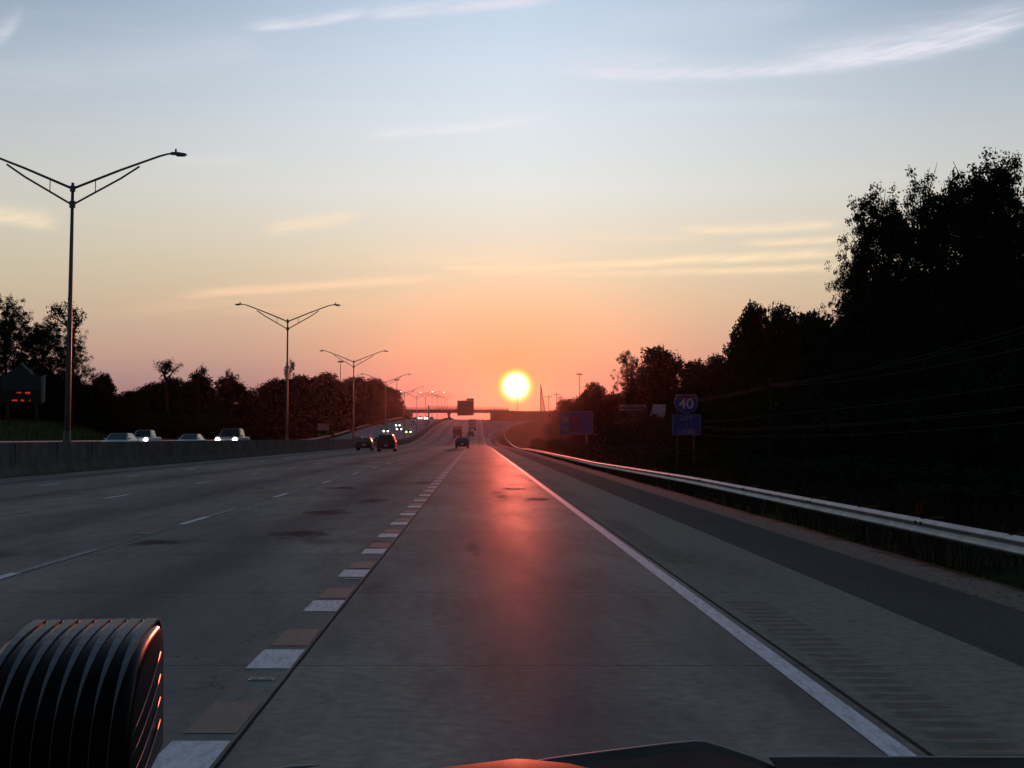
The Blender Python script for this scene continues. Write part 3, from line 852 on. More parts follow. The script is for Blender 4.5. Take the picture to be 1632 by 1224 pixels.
def billboard():
    Y = 250.0
    a, c = P(986, 643, Y), P(1031, 672, Y); zg = ZG((a.x + c.x) / 2, Y)
    xc = P(1007, 670, Y).x
    r = empty('billboard', (xc, Y, zg)); O = r.location.copy()
    M['bb_dark'] = mat('billboard_dark', (.030, .028, .033), .6, var=.1)
    M['bb_line'] = mat('billboard_print', (.28, .27, .29), .6, var=.3, vscale=2)
    bm = bmesh.new(); box(bm, a.x - O.x, c.x - O.x, -.1, .1, c.z - O.z, a.z - O.z, .02); pn = obj('board', bm, M['bb_dark'], r)
    rnd = random.Random(3); bm = bmesh.new()
    for v0, v1, u0, u1 in ((645, 649, 989, 1030), (651.5, 654, 989, 1024), (661.2, 663, 989, 1028)):
        u = u0
        while u < u1:
            l = rnd.uniform(.7, 1.7); A, B = P(u, v0 + rnd.uniform(0, .8), Y), P(u + l, v1, Y)
            box(bm, A.x - O.x, B.x - O.x, -.14, -.105, B.z - O.z, A.z - O.z); u += l + rnd.uniform(.5, 1.1)
    obj('faint_print', bm, M['bb_line'], pn)
    bm = bmesh.new(); tube(bm, [(0, .3, -1), (0, .3, c.z - O.z + .5)], .35, 10); box(bm, P(995, 0, Y).x - O.x, P(1022, 0, Y).x - O.x, .15, .45, P(0, 687, Y).z - O.z, P(0, 684.5, Y).z - O.z)
    obj('post', bm, M['pole'], r)
    tag(r, 'dark billboard with faint pale print on a single post', 'billboard')
    # pale cut-corner panel beside it
    Y2 = 238.0
    pts = [P(u, v, Y2) for u, v in ((1041, 644.5), (1061, 644.5), (1060.5, 661), (1056, 666.5), (1035, 666), (1038.5, 655))]
    xc = sum(p.x for p in pts) / 6
    r2 = empty('pale_panel_sign', (xc, Y2, ZG(xc, Y2))); O = r2.location.copy()
    M['pale'] = mat('pale_panel', (.42, .47, .56), .6, var=.12, vscale=.8)
    bm = bmesh.new(); prism(bm, [(p.x - O.x, p.z - O.z) for p in pts], 'y', -.06, .06); obj('board', bm, M['pale'], r2)
    bm = bmesh.new(); tube(bm, [(0, .25, -1), (0, .25, pts[3].z - O.z + .6)], .16, 8); obj('post', bm, M['pole'], r2)
    tag(r2, 'pale grey cut-corner panel between the dark billboard and the 40 shield', 'sign')
billboard()

def led_sign():
    Y = 206.0
    xc = P(36, 600, Y).x; r = empty('roadside_led_sign', (xc, Y, ZG(xc, Y))); O = r.location.copy()
    q = lambda u, v: (P(u, v, Y).x - O.x, P(u, v, Y).z - O.z)
    M['sg_green'] = mat('signboard_green', (.035, .055, .052), .6, var=.2); M['sg_black'] = mat('led_black', (.006, .006, .006), .5, var=.1)
    M['led'] = mat('led_red', (.2, .01, .01), .5, var=0, emit=(1, .04, .03), estr=.55)
    M['sg_white'] = mat('signboard_white', (.34, .33, .31), .7, var=.1)
    bm = bmesh.new(); prism(bm, [q(2, 622), q(2, 598), q(16, 594), q(34, 579), q(54, 597), q(66, 600), q(66, 622)], 'y', -.2, .2); obj('board', bm, M['sg_green'], r)
    bm = bmesh.new(); prism(bm, [q(0, 643), q(0, 622.4), q(66, 622.4), q(66, 643)], 'y', -.2, .2); lb = obj('display', bm, M['sg_black'], r)
    bm = bmesh.new(); prism(bm, [q(34, 579.5), q(37, 578.5), q(55, 595.5), q(52, 597.5)], 'y', -.28, -.21); prism(bm, [q(44, 588), q(52, 588.5), q(53, 592), q(46, 590)], 'y', -.34, -.285); obj('roof_edge', bm, M['sg_white'], r)
    bm = bmesh.new(); prism(bm, [q(68, 599), q(75, 597.5), q(72, 601), q(71, 641), q(67.5, 641)], 'y', -.1, .1); obj('side_post', bm, M['sg_white'], r)
    rnd = random.Random(5); bm = bmesh.new()
    for (u0, u1, v0, v1) in ((27, 35.5, 624.5, 627), (41, 49.5, 624.5, 628), (20, 28, 636.5, 639.5), (34, 39.5, 636.5, 640), (47, 50.5, 637, 638.8)):
        u = u0
        while u < u1 - .8:
            l = rnd.uniform(.8, 1.6)
            A = q(u, v0 + rnd.uniform(0, .7)); B = q(u + l, v1 - rnd.uniform(0, .9)); box(bm, A[0], B[0], -.215, -.203, B[1], A[1]); u += l + .35
    obj('red_lettering', bm, M['led'], lb)
    for u in (12, 58):
        x = q(u, 640)[0]; bm = bmesh.new(); box(bm, x - .15, x + .15, -.1, .1, -1, q(0, 643)[1] - .01); obj('leg', bm, M['wood_post'], r)
    tag(r, 'dark gabled signboard with a red lit display among the trees', 'electronic sign')
led_sign()

def small_plate():
    Y = 392.0; a, c = P(506, 675, Y), P(524.5, 686, Y); xc = (a.x + c.x) / 2
    r = empty('small_road_sign', (xc, Y, zp(Y) + OPP)); O = r.location.copy()
    bm = bmesh.new(); box(bm, a.x - O.x, c.x - O.x, -.03, .03, c.z - O.z, a.z - O.z, .01); obj('panel', bm, M['sign_back'], r)
    for x in (-.8, .8):
        bm = bmesh.new(); box(bm, x - .06, x + .06, .034, .12, -1.5, c.z - O.z + .4); obj('post', bm, M['pole'], r)
    tag(r, 'back of a grey sign on two posts beyond the far guardrail', 'road sign')
small_plate()

# ------------------------------------------------------------------ poles, mast, wires
def utility_pole(u, vtop, Y, arm_px, label, lean=0):
    p = P(u, vtop, Y); g = ZG(p.x, Y); h = p.z - g
    r = empty('utility_pole', (p.x, Y, g))
    bm = bmesh.new(); tube(bm, [(0, 0, -.5), (lean, 0, h)], [.2, .13], 8); obj('pole', bm, M['wood_post'], r)
    s = arm_px * Y / F
    bm = bmesh.new(); box(bm, lean - s, lean + s, -.08, .08, h - .9, h - .65); 
    for k in (-.9, -.45, .45, .9): tube(bm, [(lean + s * k, 0, h - .65), (lean + s * k, 0, h - .35)], .06, 6)
    obj('crossarm', bm, M['wood_post'], r)
    tag(r, label, 'utility pole', 'utility poles on the skyline')
utility_pole(875.5, 630, 760, 6, 'utility pole with a crossarm just right of the thin lattice mast', -.4)
utility_pole(887, 626, 780, 5, 'faint thin utility pole between two darker ones near the small trees')
utility_pole(893, 630.5, 720, 4.5, 'stout utility pole standing nearest the round tree right of the sunset')
def lattice():
    Y = 740.0; r = empty('lattice_mast', (P(861, 655, Y).x, Y, ZG(P(861, 655, Y).x, Y))); O = r.location.copy()
    q = lambda u, v, y=0: (P(u, v, Y).x - O.x, y, P(u, v, Y).z - O.z)
    bm = bmesh.new(); top = q(861.5, 612); ft = [q(861.5, 662, -.8), q(861.5, 662, .8), q(870, 662, 0)]
    for f in ft: tube(bm, [f, top], [.22, .12], 5)
    obj('leg', bm, M['beam'], r)
    bm = bmesh.new(); n = 12
    for i in range(n):
        k0, k1 = i / n * .92, (i + 1) / n * .92
        L = [tuple(ft[j][a] * (1 - k0) + top[a] * k0 for a in range(3)) for j in range(3)]; U = [tuple(ft[j][a] * (1 - k1) + top[a] * k1 for a in range(3)) for j in range(3)]
        tube(bm, [L[0], U[2]], .1, 4); tube(bm, [L[2], L[1]], .1, 4); tube(bm, [L[2], U[0]], .1, 4)
    obj('bracing', bm, M['beam'], r)
    tag(r, 'thin triangular lattice mast on the skyline right of the sun', 'mast')
lattice()
def mast(u, vtop, Y, label, head=True):
    p = P(u, vtop, Y); g = ZG(p.x, Y); r = empty('light_mast', (p.x, Y, g)); h = p.z - g
    bm = bmesh.new(); tube(bm, [(0, 0, -.5), (0, 0, h)], [.25, .14], 8); obj('pole', bm, M['beam'], r)
    if head:
        bm = bmesh.new(); tube(bm, [(0, 0, h - .1), (0, 0, h + .25)], 1.0, 8)
        for k in range(6):
            a = k * math.pi / 3; box(bm, math.cos(a) * 1.2 - .25, math.cos(a) * 1.2 + .25, math.sin(a) * 1.2 - .25, math.sin(a) * 1.2 + .25, h - .5, h)
        obj('lamp_ring', bm, M['beam'], r)
    tag(r, label, 'light mast', 'tall light masts beyond the trees')
mast(923.5, 596, 820, 'thin tall mast rising behind the round tree on the right')
mast(542.7, 576, 800, 'tall light mast rising behind the left woods beside the third lamp post')
mast(632.5, 605, 980, 'slim light mast at the end of the left woods before the overpass')
mast(824.5, 634, 1100, 'short slim mast directly beneath the sun disc', False)

def wires():
    YA = 75.0; top = P(1227.5, 612, YA)
    g = ZG(top.x, YA); r = empty('wire_pole', (top.x, YA, g))
    bm = bmesh.new(); tube(bm, [(0, 0, -.5), (0, 0, top.z - g + .3)], [.09, .06], 8); obj('pole', bm, M['wire_wood'], r)
    bm = bmesh.new(); box(bm, -.9, .9, -.07, .07, top.z - g - .15, top.z - g); obj('crossarm', bm, M['wire_wood'], r)
    tag(r, 'unlit timber wire pole standing before the dark right woods', 'utility pole')
    # (v at the pole, v at the frame's right edge, sag, v at left end)
    for i, (va, vb, sag, vl, lab) in enumerate(((612, 521, 1.15, 632, 'upper strand of the top pair of wires before the right woods'), (614, 529, 1.15, 634, 'lower strand of the top pair of wires before the right woods'),
                                       (616, 555, 1.0, 636, 'single wire sagging just under the top pair'), (661, 612, .5, 669, 'thin faint wire midway down the right woods'),
                                       (681, 648, .5, 676, 'upper strand of the low pair of wires before the right woods'), (683.5, 652, .5, 680, 'lower strand of the low pair of wires before the right woods'), (694, 674, .6, 690, 'lowest wire hanging above the right guardrail'))):
        A = P(1227.5, va, YA); B0 = P(1632, vb, 42.5); Lp = P(1118, vl, 103.0)
        # extend past the frame
        B = A + (B0 - A) * 1.5
        bm = bmesh.new(); pts = []
        for k in range(25):
            s = k / 24; p = A.lerp(B, s); p.z += (B0.z - A.z) * 0 - sag * .45 * 4 * s * (1 - s) + 0; pts.append(p)
        # keep the measured height where the wire leaves the frame
        fix = sag * .45 * 4 * (1 / 1.5) * (1 - 1 / 1.5)
        pts = [p + Vector((0, 0, fix * (k / 24) / (1 / 1.5))) for k, p in enumerate(pts)]
        tube(bm, pts, .0055, 5)
        Lq = A + (Lp - A) * 1.25; pts = [A.lerp(Lq, k / 12) + Vector((0, 0, -.15 * 4 * (k / 12) * (1 - k / 12))) for k in range(13)]
        tube(bm, pts, .0060, 5)
        o = obj('overhead_wire', bm, M['wire']); tag(o, lab, 'wire', 'overhead wires before the right woods')
M['wire'] = mat('bare_wire', (.11, .108, .105), .8, metal=0, var=0)
M['wire_wood'] = mat('pole_wood', (.03, .026, .022), .95, var=.3)
wires()

# ------------------------------------------------------------------ trees
def leaf_quad(verts, faces, c, size, rnd):
    n = Vector((rnd.gauss(0, 1), rnd.gauss(0, 1), rnd.gauss(0, 1) + .5)).normalized()
    a = n.orthogonal().normalized(); ang = rnd.random() * 6.283
    b_ = n.cross(a); a, b_ = a * math.cos(ang) + b_ * math.sin(ang), b_ * math.cos(ang) - a * math.sin(ang)
    s = size * rnd.uniform(.6, 1.25); w = s * .5
    i = len(verts)
    verts += [c - a * s * .5, c + b_ * w * .5 + n * s * .08, c + a * s * .5, c - b_ * w * .5 + n * s * .08]
    faces.append((i, i + 1, i + 2, i + 3))
def crown_mesh(name, seed, H, Rr, lobes, clumps, per, leaf, spread, z0=.25, fill=.5, ragged=.25):
    rnd = random.Random(seed); verts = []; faces = []
    L = []
    for i in range(lobes):
        k = i / max(1, lobes - 1)
        zc = H * (z0 + .12 + (1 - z0 - .22) * k) + rnd.uniform(-.04, .04) * H
        rad = Rr * (.62 if k < .8 else .46) * rnd.uniform(.75, 1.1)
        off = Rr * (.66 * (1 - k ** 2 * .5)) * rnd.uniform(.3, 1.0); a = i * 2.4 + rnd.uniform(-.5, .5)
        L.append((Vector((math.cos(a) * off, math.sin(a) * off, zc)), rad, rad * rnd.uniform(.7, 1.05)))
    for c in range(clumps):
        lc, rr, rz = L[rnd.randrange(lobes)]
        d = Vector((rnd.gauss(0, 1), rnd.gauss(0, 1), rnd.gauss(0, 1))).normalized()
        k = (1 - fill) + fill * rnd.random() ** .5 if rnd.random() < .75 else rnd.random()
        k *= 1 + rnd.uniform(-ragged, ragged)
        cc = lc + Vector((d.x * rr * k, d.y * rr * k, d.z * rz * k))
        cr = spread * rnd.uniform(.6, 1.3)
        for _ in range(int(per * rnd.uniform(.6, 1.3))):
            q = Vector((rnd.gauss(0, .45), rnd.gauss(0, .45), rnd.gauss(0, .38)))
            if q.length > .95: q = q * (.95 * rnd.random() ** .5 / q.length)
            q = q * cr
            leaf_quad(verts, faces, cc + q, leaf, rnd)
    zmax = max(v.z for v in verts); zmin = 0
    hs = H / zmax
    verts = [Vector((v.x, v.y, v.z * hs)) for v in verts]
    me = bpy.data.meshes.new(name); me.from_pydata(verts, [], faces); me.update()
    me.materials.append(M['leaf'])
    return me, L
def trunk_mesh(name, seed, H, L, r0=.3):
    rnd = random.Random(seed); bm = bmesh.new()
    pts = [(rnd.uniform(-.15, .15) * k, rnd.uniform(-.15, .15) * k, H * .78 * k / 5 - (.6 if k == 0 else 0)) for k in range(6)]
    tube(bm, pts, [r0 * (1 - .13 * k) for k in range(6)], 8)
    for lc, rr, rz in L:
        s = Vector(pts[min(5, max(1, int(lc.z / H * 5)))]); s.z = min(s.z, lc.z * .8)
        m_ = s.lerp(lc, .5) + Vector((0, 0, .4)); tube(bm, [s, m_, lc], [r0 * .42, r0 * .3, r0 * .12], 6)
        for _ in range(3):
            e = lc + Vector((rnd.uniform(-1, 1) * rr * .8, rnd.uniform(-1, 1) * rr * .8, rnd.uniform(0, 1) * rz * .8)); tube(bm, [m_, m_.lerp(e, .6) + Vector((0, 0, .2)), e], [r0 * .2, r0 * .12, r0 * .05], 5)
    me = bpy.data.meshes.new(name); bmesh.ops.recalc_face_normals(bm, faces=bm.faces[:]); bm.to_mesh(me); bm.free(); me.materials.append(M['bark'])
    return me
VAR = {}
def variant(key, seed, H, Rr, lobes, clumps, per, leaf, spread, r0=.3, **kw):
    cm, L = crown_mesh('crown', seed, H, Rr, lobes, clumps, per, leaf, spread, **kw)
    VAR[key] = (cm, trunk_mesh('trunk', seed + 50, H, L, r0), H, Rr)
variant('big1', 1, 19, 5.5, 14, 760, 62, .27, .68, .36, z0=.12)
variant('big2', 2, 19, 6.0, 16, 700, 60, .27, .68, .36, z0=.15, ragged=.35)
variant('airy', 3, 18, 4.6, 13, 360, 56, .25, .62, .3, z0=.2, ragged=.45)
variant('mid1', 4, 14, 5.0, 12, 460, 56, .52, 1.1, .26, z0=.05)
variant('mid2', 5, 14, 5.4, 14, 440, 56, .52, 1.15, .26, z0=.05, ragged=.35)
variant('round', 6, 12, 5.6, 12, 460, 56, .52, 1.0, .26, z0=.0, ragged=.12)
variant('shrub1', 8, 5, 3.4, 8, 220, 50, .36, .9, .12, z0=-.15)
variant('shrub2', 9, 5, 3.2, 7, 210, 50, .34, .9, .12, z0=-.15, ragged=.4)
def sprout_variant():
    rnd = random.Random(11); bm = bmesh.new(); verts = []; faces = []
    def grow(p, d, l, r, depth):
        pts = [p]; q = p.copy(); dd = d.copy()
        for _ in range(4):
            dd = (dd + Vector((rnd.uniform(-.35, .35), rnd.uniform(-.35, .35), rnd.uniform(-.12, .22)))).normalized(); q = q + dd * l / 4; pts.append(q.copy())
        tube(bm, pts, [r * (1 - .14 * i) for i in range(5)], 6)
        for i in (2, 3, 4):
            for _ in range(16 if depth else 6):
                c = pts[i] + Vector((rnd.gauss(0, .32), rnd.gauss(0, .32), rnd.gauss(0, .25))); leaf_quad(verts, faces, c, .34, rnd)
        if depth < 2:
            for k in range(3 if depth else 5):
                a = rnd.uniform(0, 6.28); s = pts[rnd.choice((2, 3, 4))]
                grow(s.copy(), Vector((math.cos(a), math.sin(a), .55 + .5 * rnd.random())).normalized(), l * .62, r * .55, depth + 1)
    tube(bm, [(0, 0, -.5), (0, 0, 8.5)], [.32, .24], 8)
    grow(Vector((0, 0, 8.4)), Vector((0, 0, 1)), 4.2, .24, 0)
    me = bpy.data.meshes.new('trunk'); bm.to_mesh(me); bm.free(); me.materials.append(M['bark'])
    mx = max(v.z for v in verts)
    cm = bpy.data.meshes.new('crown'); cm.from_pydata(verts, [], faces); cm.update(); cm.materials.append(M['leaf'])
    VAR['sprout'] = (cm, me, mx, 3.0)
sprout_variant()
_tr = random.Random(21)
WID = dict(big1=1.5, big2=1.5, airy=1.5, mid1=1.7, mid2=1.7, round=1.55, shrub1=1.3, shrub2=1.3, sprout=1.5)
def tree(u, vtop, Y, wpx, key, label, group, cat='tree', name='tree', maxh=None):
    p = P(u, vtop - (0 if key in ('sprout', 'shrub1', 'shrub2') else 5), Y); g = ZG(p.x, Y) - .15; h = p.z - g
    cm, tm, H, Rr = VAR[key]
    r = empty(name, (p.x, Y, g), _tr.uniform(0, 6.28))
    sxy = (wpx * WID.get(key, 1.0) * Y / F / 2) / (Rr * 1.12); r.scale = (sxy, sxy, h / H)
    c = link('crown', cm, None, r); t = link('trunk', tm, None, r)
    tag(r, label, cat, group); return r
GR, GLF = 'trees of the right woods', 'trees of the left woods'
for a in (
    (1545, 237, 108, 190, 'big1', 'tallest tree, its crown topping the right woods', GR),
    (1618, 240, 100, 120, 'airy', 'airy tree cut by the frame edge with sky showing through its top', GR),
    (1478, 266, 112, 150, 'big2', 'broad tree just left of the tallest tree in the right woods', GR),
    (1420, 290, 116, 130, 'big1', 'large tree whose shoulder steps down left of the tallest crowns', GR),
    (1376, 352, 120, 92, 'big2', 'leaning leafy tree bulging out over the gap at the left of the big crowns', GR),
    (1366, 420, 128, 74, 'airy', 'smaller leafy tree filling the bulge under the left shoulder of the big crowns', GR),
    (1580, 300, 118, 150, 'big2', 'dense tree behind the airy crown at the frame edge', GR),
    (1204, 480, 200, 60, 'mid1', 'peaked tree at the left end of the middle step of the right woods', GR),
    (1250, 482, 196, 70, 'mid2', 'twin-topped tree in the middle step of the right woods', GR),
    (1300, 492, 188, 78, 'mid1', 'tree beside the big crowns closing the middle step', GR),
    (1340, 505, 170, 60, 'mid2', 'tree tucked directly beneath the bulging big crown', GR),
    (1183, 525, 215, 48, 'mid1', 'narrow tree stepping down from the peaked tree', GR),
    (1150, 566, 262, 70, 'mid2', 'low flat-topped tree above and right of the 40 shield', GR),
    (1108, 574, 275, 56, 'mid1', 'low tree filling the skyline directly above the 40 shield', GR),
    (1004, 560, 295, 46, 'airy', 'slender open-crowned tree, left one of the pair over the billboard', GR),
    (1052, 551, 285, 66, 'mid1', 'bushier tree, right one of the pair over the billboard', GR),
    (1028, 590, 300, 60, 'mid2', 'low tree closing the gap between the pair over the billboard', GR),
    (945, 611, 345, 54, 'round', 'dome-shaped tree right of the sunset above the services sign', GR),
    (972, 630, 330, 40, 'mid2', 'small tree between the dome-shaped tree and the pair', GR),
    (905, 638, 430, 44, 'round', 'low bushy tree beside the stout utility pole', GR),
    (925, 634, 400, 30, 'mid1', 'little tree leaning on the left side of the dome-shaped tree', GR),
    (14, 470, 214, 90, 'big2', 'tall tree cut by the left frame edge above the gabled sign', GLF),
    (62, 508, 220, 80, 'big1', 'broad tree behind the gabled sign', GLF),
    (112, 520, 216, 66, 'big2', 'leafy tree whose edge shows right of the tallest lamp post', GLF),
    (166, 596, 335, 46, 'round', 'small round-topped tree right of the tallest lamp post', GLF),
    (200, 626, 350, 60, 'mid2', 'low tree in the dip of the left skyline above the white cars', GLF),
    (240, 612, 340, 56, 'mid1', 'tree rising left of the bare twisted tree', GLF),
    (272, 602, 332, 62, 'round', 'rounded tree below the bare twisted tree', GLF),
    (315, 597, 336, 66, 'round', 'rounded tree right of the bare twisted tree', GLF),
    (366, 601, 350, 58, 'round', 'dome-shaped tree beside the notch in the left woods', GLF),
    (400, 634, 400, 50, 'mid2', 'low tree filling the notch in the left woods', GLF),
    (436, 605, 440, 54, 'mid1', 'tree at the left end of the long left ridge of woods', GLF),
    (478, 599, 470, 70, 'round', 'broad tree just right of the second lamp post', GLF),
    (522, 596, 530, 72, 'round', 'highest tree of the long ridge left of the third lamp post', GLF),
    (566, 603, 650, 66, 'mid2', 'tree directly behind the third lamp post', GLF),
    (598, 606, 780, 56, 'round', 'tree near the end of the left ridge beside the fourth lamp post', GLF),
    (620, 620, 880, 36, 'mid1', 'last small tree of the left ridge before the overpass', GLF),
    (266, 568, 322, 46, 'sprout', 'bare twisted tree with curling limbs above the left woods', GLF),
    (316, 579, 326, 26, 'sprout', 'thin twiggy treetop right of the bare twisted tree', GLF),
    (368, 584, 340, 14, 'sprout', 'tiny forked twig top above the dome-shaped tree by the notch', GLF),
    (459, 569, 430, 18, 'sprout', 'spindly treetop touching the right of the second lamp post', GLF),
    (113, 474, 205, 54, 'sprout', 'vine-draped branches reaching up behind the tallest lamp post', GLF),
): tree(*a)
# the dark mass below the skyline
sky_r = [(900, 650), (960, 640), (980, 600), (1085, 615), (1170, 590), (1185, 560), (1338, 560), (1372, 470), (1420, 420), (1632, 400)]
rr = random.Random(4)
for Yc, u0, u1, st, drop in ((210, 1120, 1640, 46, 30), (150, 1150, 1650, 56, 70), (120, 1290, 1660, 60, 0), (300, 905, 1150, 30, 20), (95, 1260, 1680, 80, 130), (75, 1330, 1700, 90, 190)):
    u = u0
    while u < u1:
        Y = Yc * rr.uniform(.94, 1.07); v = lerp_table(sky_r, u) + drop + rr.uniform(0, 30)
        v = min(v, 668)
        x = P(u, v, Y).x; t = x - SL * Y
        if t > 18.5: tree(u, v, Y, st * 2.1, rr.choice(('mid1', 'mid2', 'round', 'big1')), 'dark leafy tree lost in the black mass of the right woods', 'trees lost in the dark right woods')
        u += st * rr.uniform(.8, 1.1)
sky_l = [(0, 560), (140, 600), (200, 650), (400, 650), (430, 630), (600, 640), (640, 655)]
for tt, u0, u1, st, drop in ((-47, 20, 610, 34, 26), (-54, 0, 600, 36, 6)):
    u = u0
    while u < u1:
        k = (u - 816) / F - SL; Y = tt / k * rr.uniform(.98, 1.06); v = min(672, lerp_table(sky_l, u) + drop + rr.uniform(-4, 10))
        if not (u < 170 and Y < 215): 
            if 170 < Y < 900: tree(u, v, Y, st * 1.9, rr.choice(('mid1', 'mid2', 'round')), 'dark leafy tree lost in the black mass of the left woods', 'trees lost in the dark left woods')
        u += st * rr.uniform(.8, 1.1)
for u in range(-10, 190, 24):
    Y = 222 + rr.uniform(0, 14); tree(u, 596 + max(0, u - 90) * .45 + rr.uniform(0, 14), Y, 52, rr.choice(('mid1', 'mid2', 'big1')), 'dark leafy tree lost in the black mass of the left woods', 'trees lost in the dark left woods')
# shrubs along the foot of the right woods
n = 0
for tt in (11.5, 14.5, 18.5):
    Y = 24.0 + tt
    while Y < 330:
        x = RX(tt, Y); u = 816 + x / Y * F
        t_top = {11.5: .9, 14.5: .9, 18.5: 4.2}[tt] if Y < 230 else 1.6
        v = 676 + (CAMH - (ZG(x, Y) + t_top * rr.uniform(.75, 1.3))) * F / Y
        if not (1060 < u < 1130 and Y < 80) and u < 1720:
            tree(u, v, Y, rr.uniform(3.0, 4.6) * F / Y * .9, rr.choice(('shrub1', 'shrub2')), 'low dark shrub at the foot of the right woods behind the guardrail', 'shrubs behind the right guardrail', 'shrub', 'shrub')
            n += 1
        Y += rr.uniform(3.2, 5.2) * (1 + Y / 130)
# weeds: blades by the guardrail, on the right verge and on the left bank
def weeds():
    rnd = random.Random(9); verts = []; faces = []
    def blade(x, y, z, h, w):
        a = rnd.uniform(0, 6.28); lx, ly = rnd.gauss(0, .3) * h, rnd.gauss(0, .3) * h; i = len(verts)
        dx, dy = math.cos(a) * w, math.sin(a) * w
        verts.extend([(x - dx, y - dy, z), (x + dx, y + dy, z), (x + lx * .4 + dx * .7, y + ly * .4 + dy * .7, z + h * .6), (x + lx * .4 - dx * .7, y + ly * .4 - dy * .7, z + h * .6), (x + lx, y + ly, z + h)])
        faces.append((i, i + 1, i + 2, i + 3)); faces.append((i + 3, i + 2, i + 4))
    for _ in range(22000):
        Y = 12 + rnd.random() ** 2.0 * 230; t = lerp_table(RAIL_T, Y) + rnd.choice((rnd.uniform(-.9, .2), rnd.uniform(.1, 4.5), rnd.uniform(.1, 4.5)))
        if t < lerp_table(RAIL_T, Y) + .2 and (t < 5.6 or rnd.random() < .5): continue
        if mnoise.noise(Vector((t * .8, Y * .5, 1))) < -.15: continue
        inner = t < lerp_table(RAIL_T, Y)
        x = RX(t, Y); h = rnd.uniform(.03, .10) if inner else rnd.uniform(.15, .75) * (1 + max(0, mnoise.noise(Vector((t * .3, Y * .2, 4)))))
        blade(x, Y, ZG(x, Y) - .03, h, .006 + Y * .00018)
    for _ in range(9000):
        Y = rnd.uniform(130, 330); t = rnd.uniform(-64, -42); x = RX(t, Y); blade(x, Y, ZG(x, Y) - .03, rnd.uniform(.2, .7), .03)
    me = bpy.data.meshes.new('weeds'); me.from_pydata(verts, [], faces); me.update(); me.materials.append(M['weed'])
    o = link('weeds', me); tag(o, 'long dry grass and weeds along the verges', 'weeds', None, 'stuff')
weeds()
# crumbs of gravel and bits of debris on the shoulder edge
def debris():
    rnd = random.Random(13); bm = bmesh.new()
    for _ in range(420):
        Y = 9 + rnd.random() ** 1.6 * 60; t = 4.5 + abs(rnd.gauss(0, .55)); x = RX(t, Y); s = rnd.uniform(.004, .014)
        z = ZG(x, Y) + s * .3
        ico = bmesh.ops.create_icosphere(bm, subdivisions=1, radius=s)
        for v_ in ico['verts']: v_.co = Vector((v_.co.x * rnd.uniform(.8, 1.5), v_.co.y, v_.co.z * .6)) + Vector((x, Y, z))
    o = obj('gravel', bm, mat('gravel_stone', (.24, .22, .20), 1.0, spec=.05, var=.5, vscale=20)); tag(o, 'loose gravel scattered along the sandy edge of the asphalt', 'gravel', None, 'stuff')
debris()

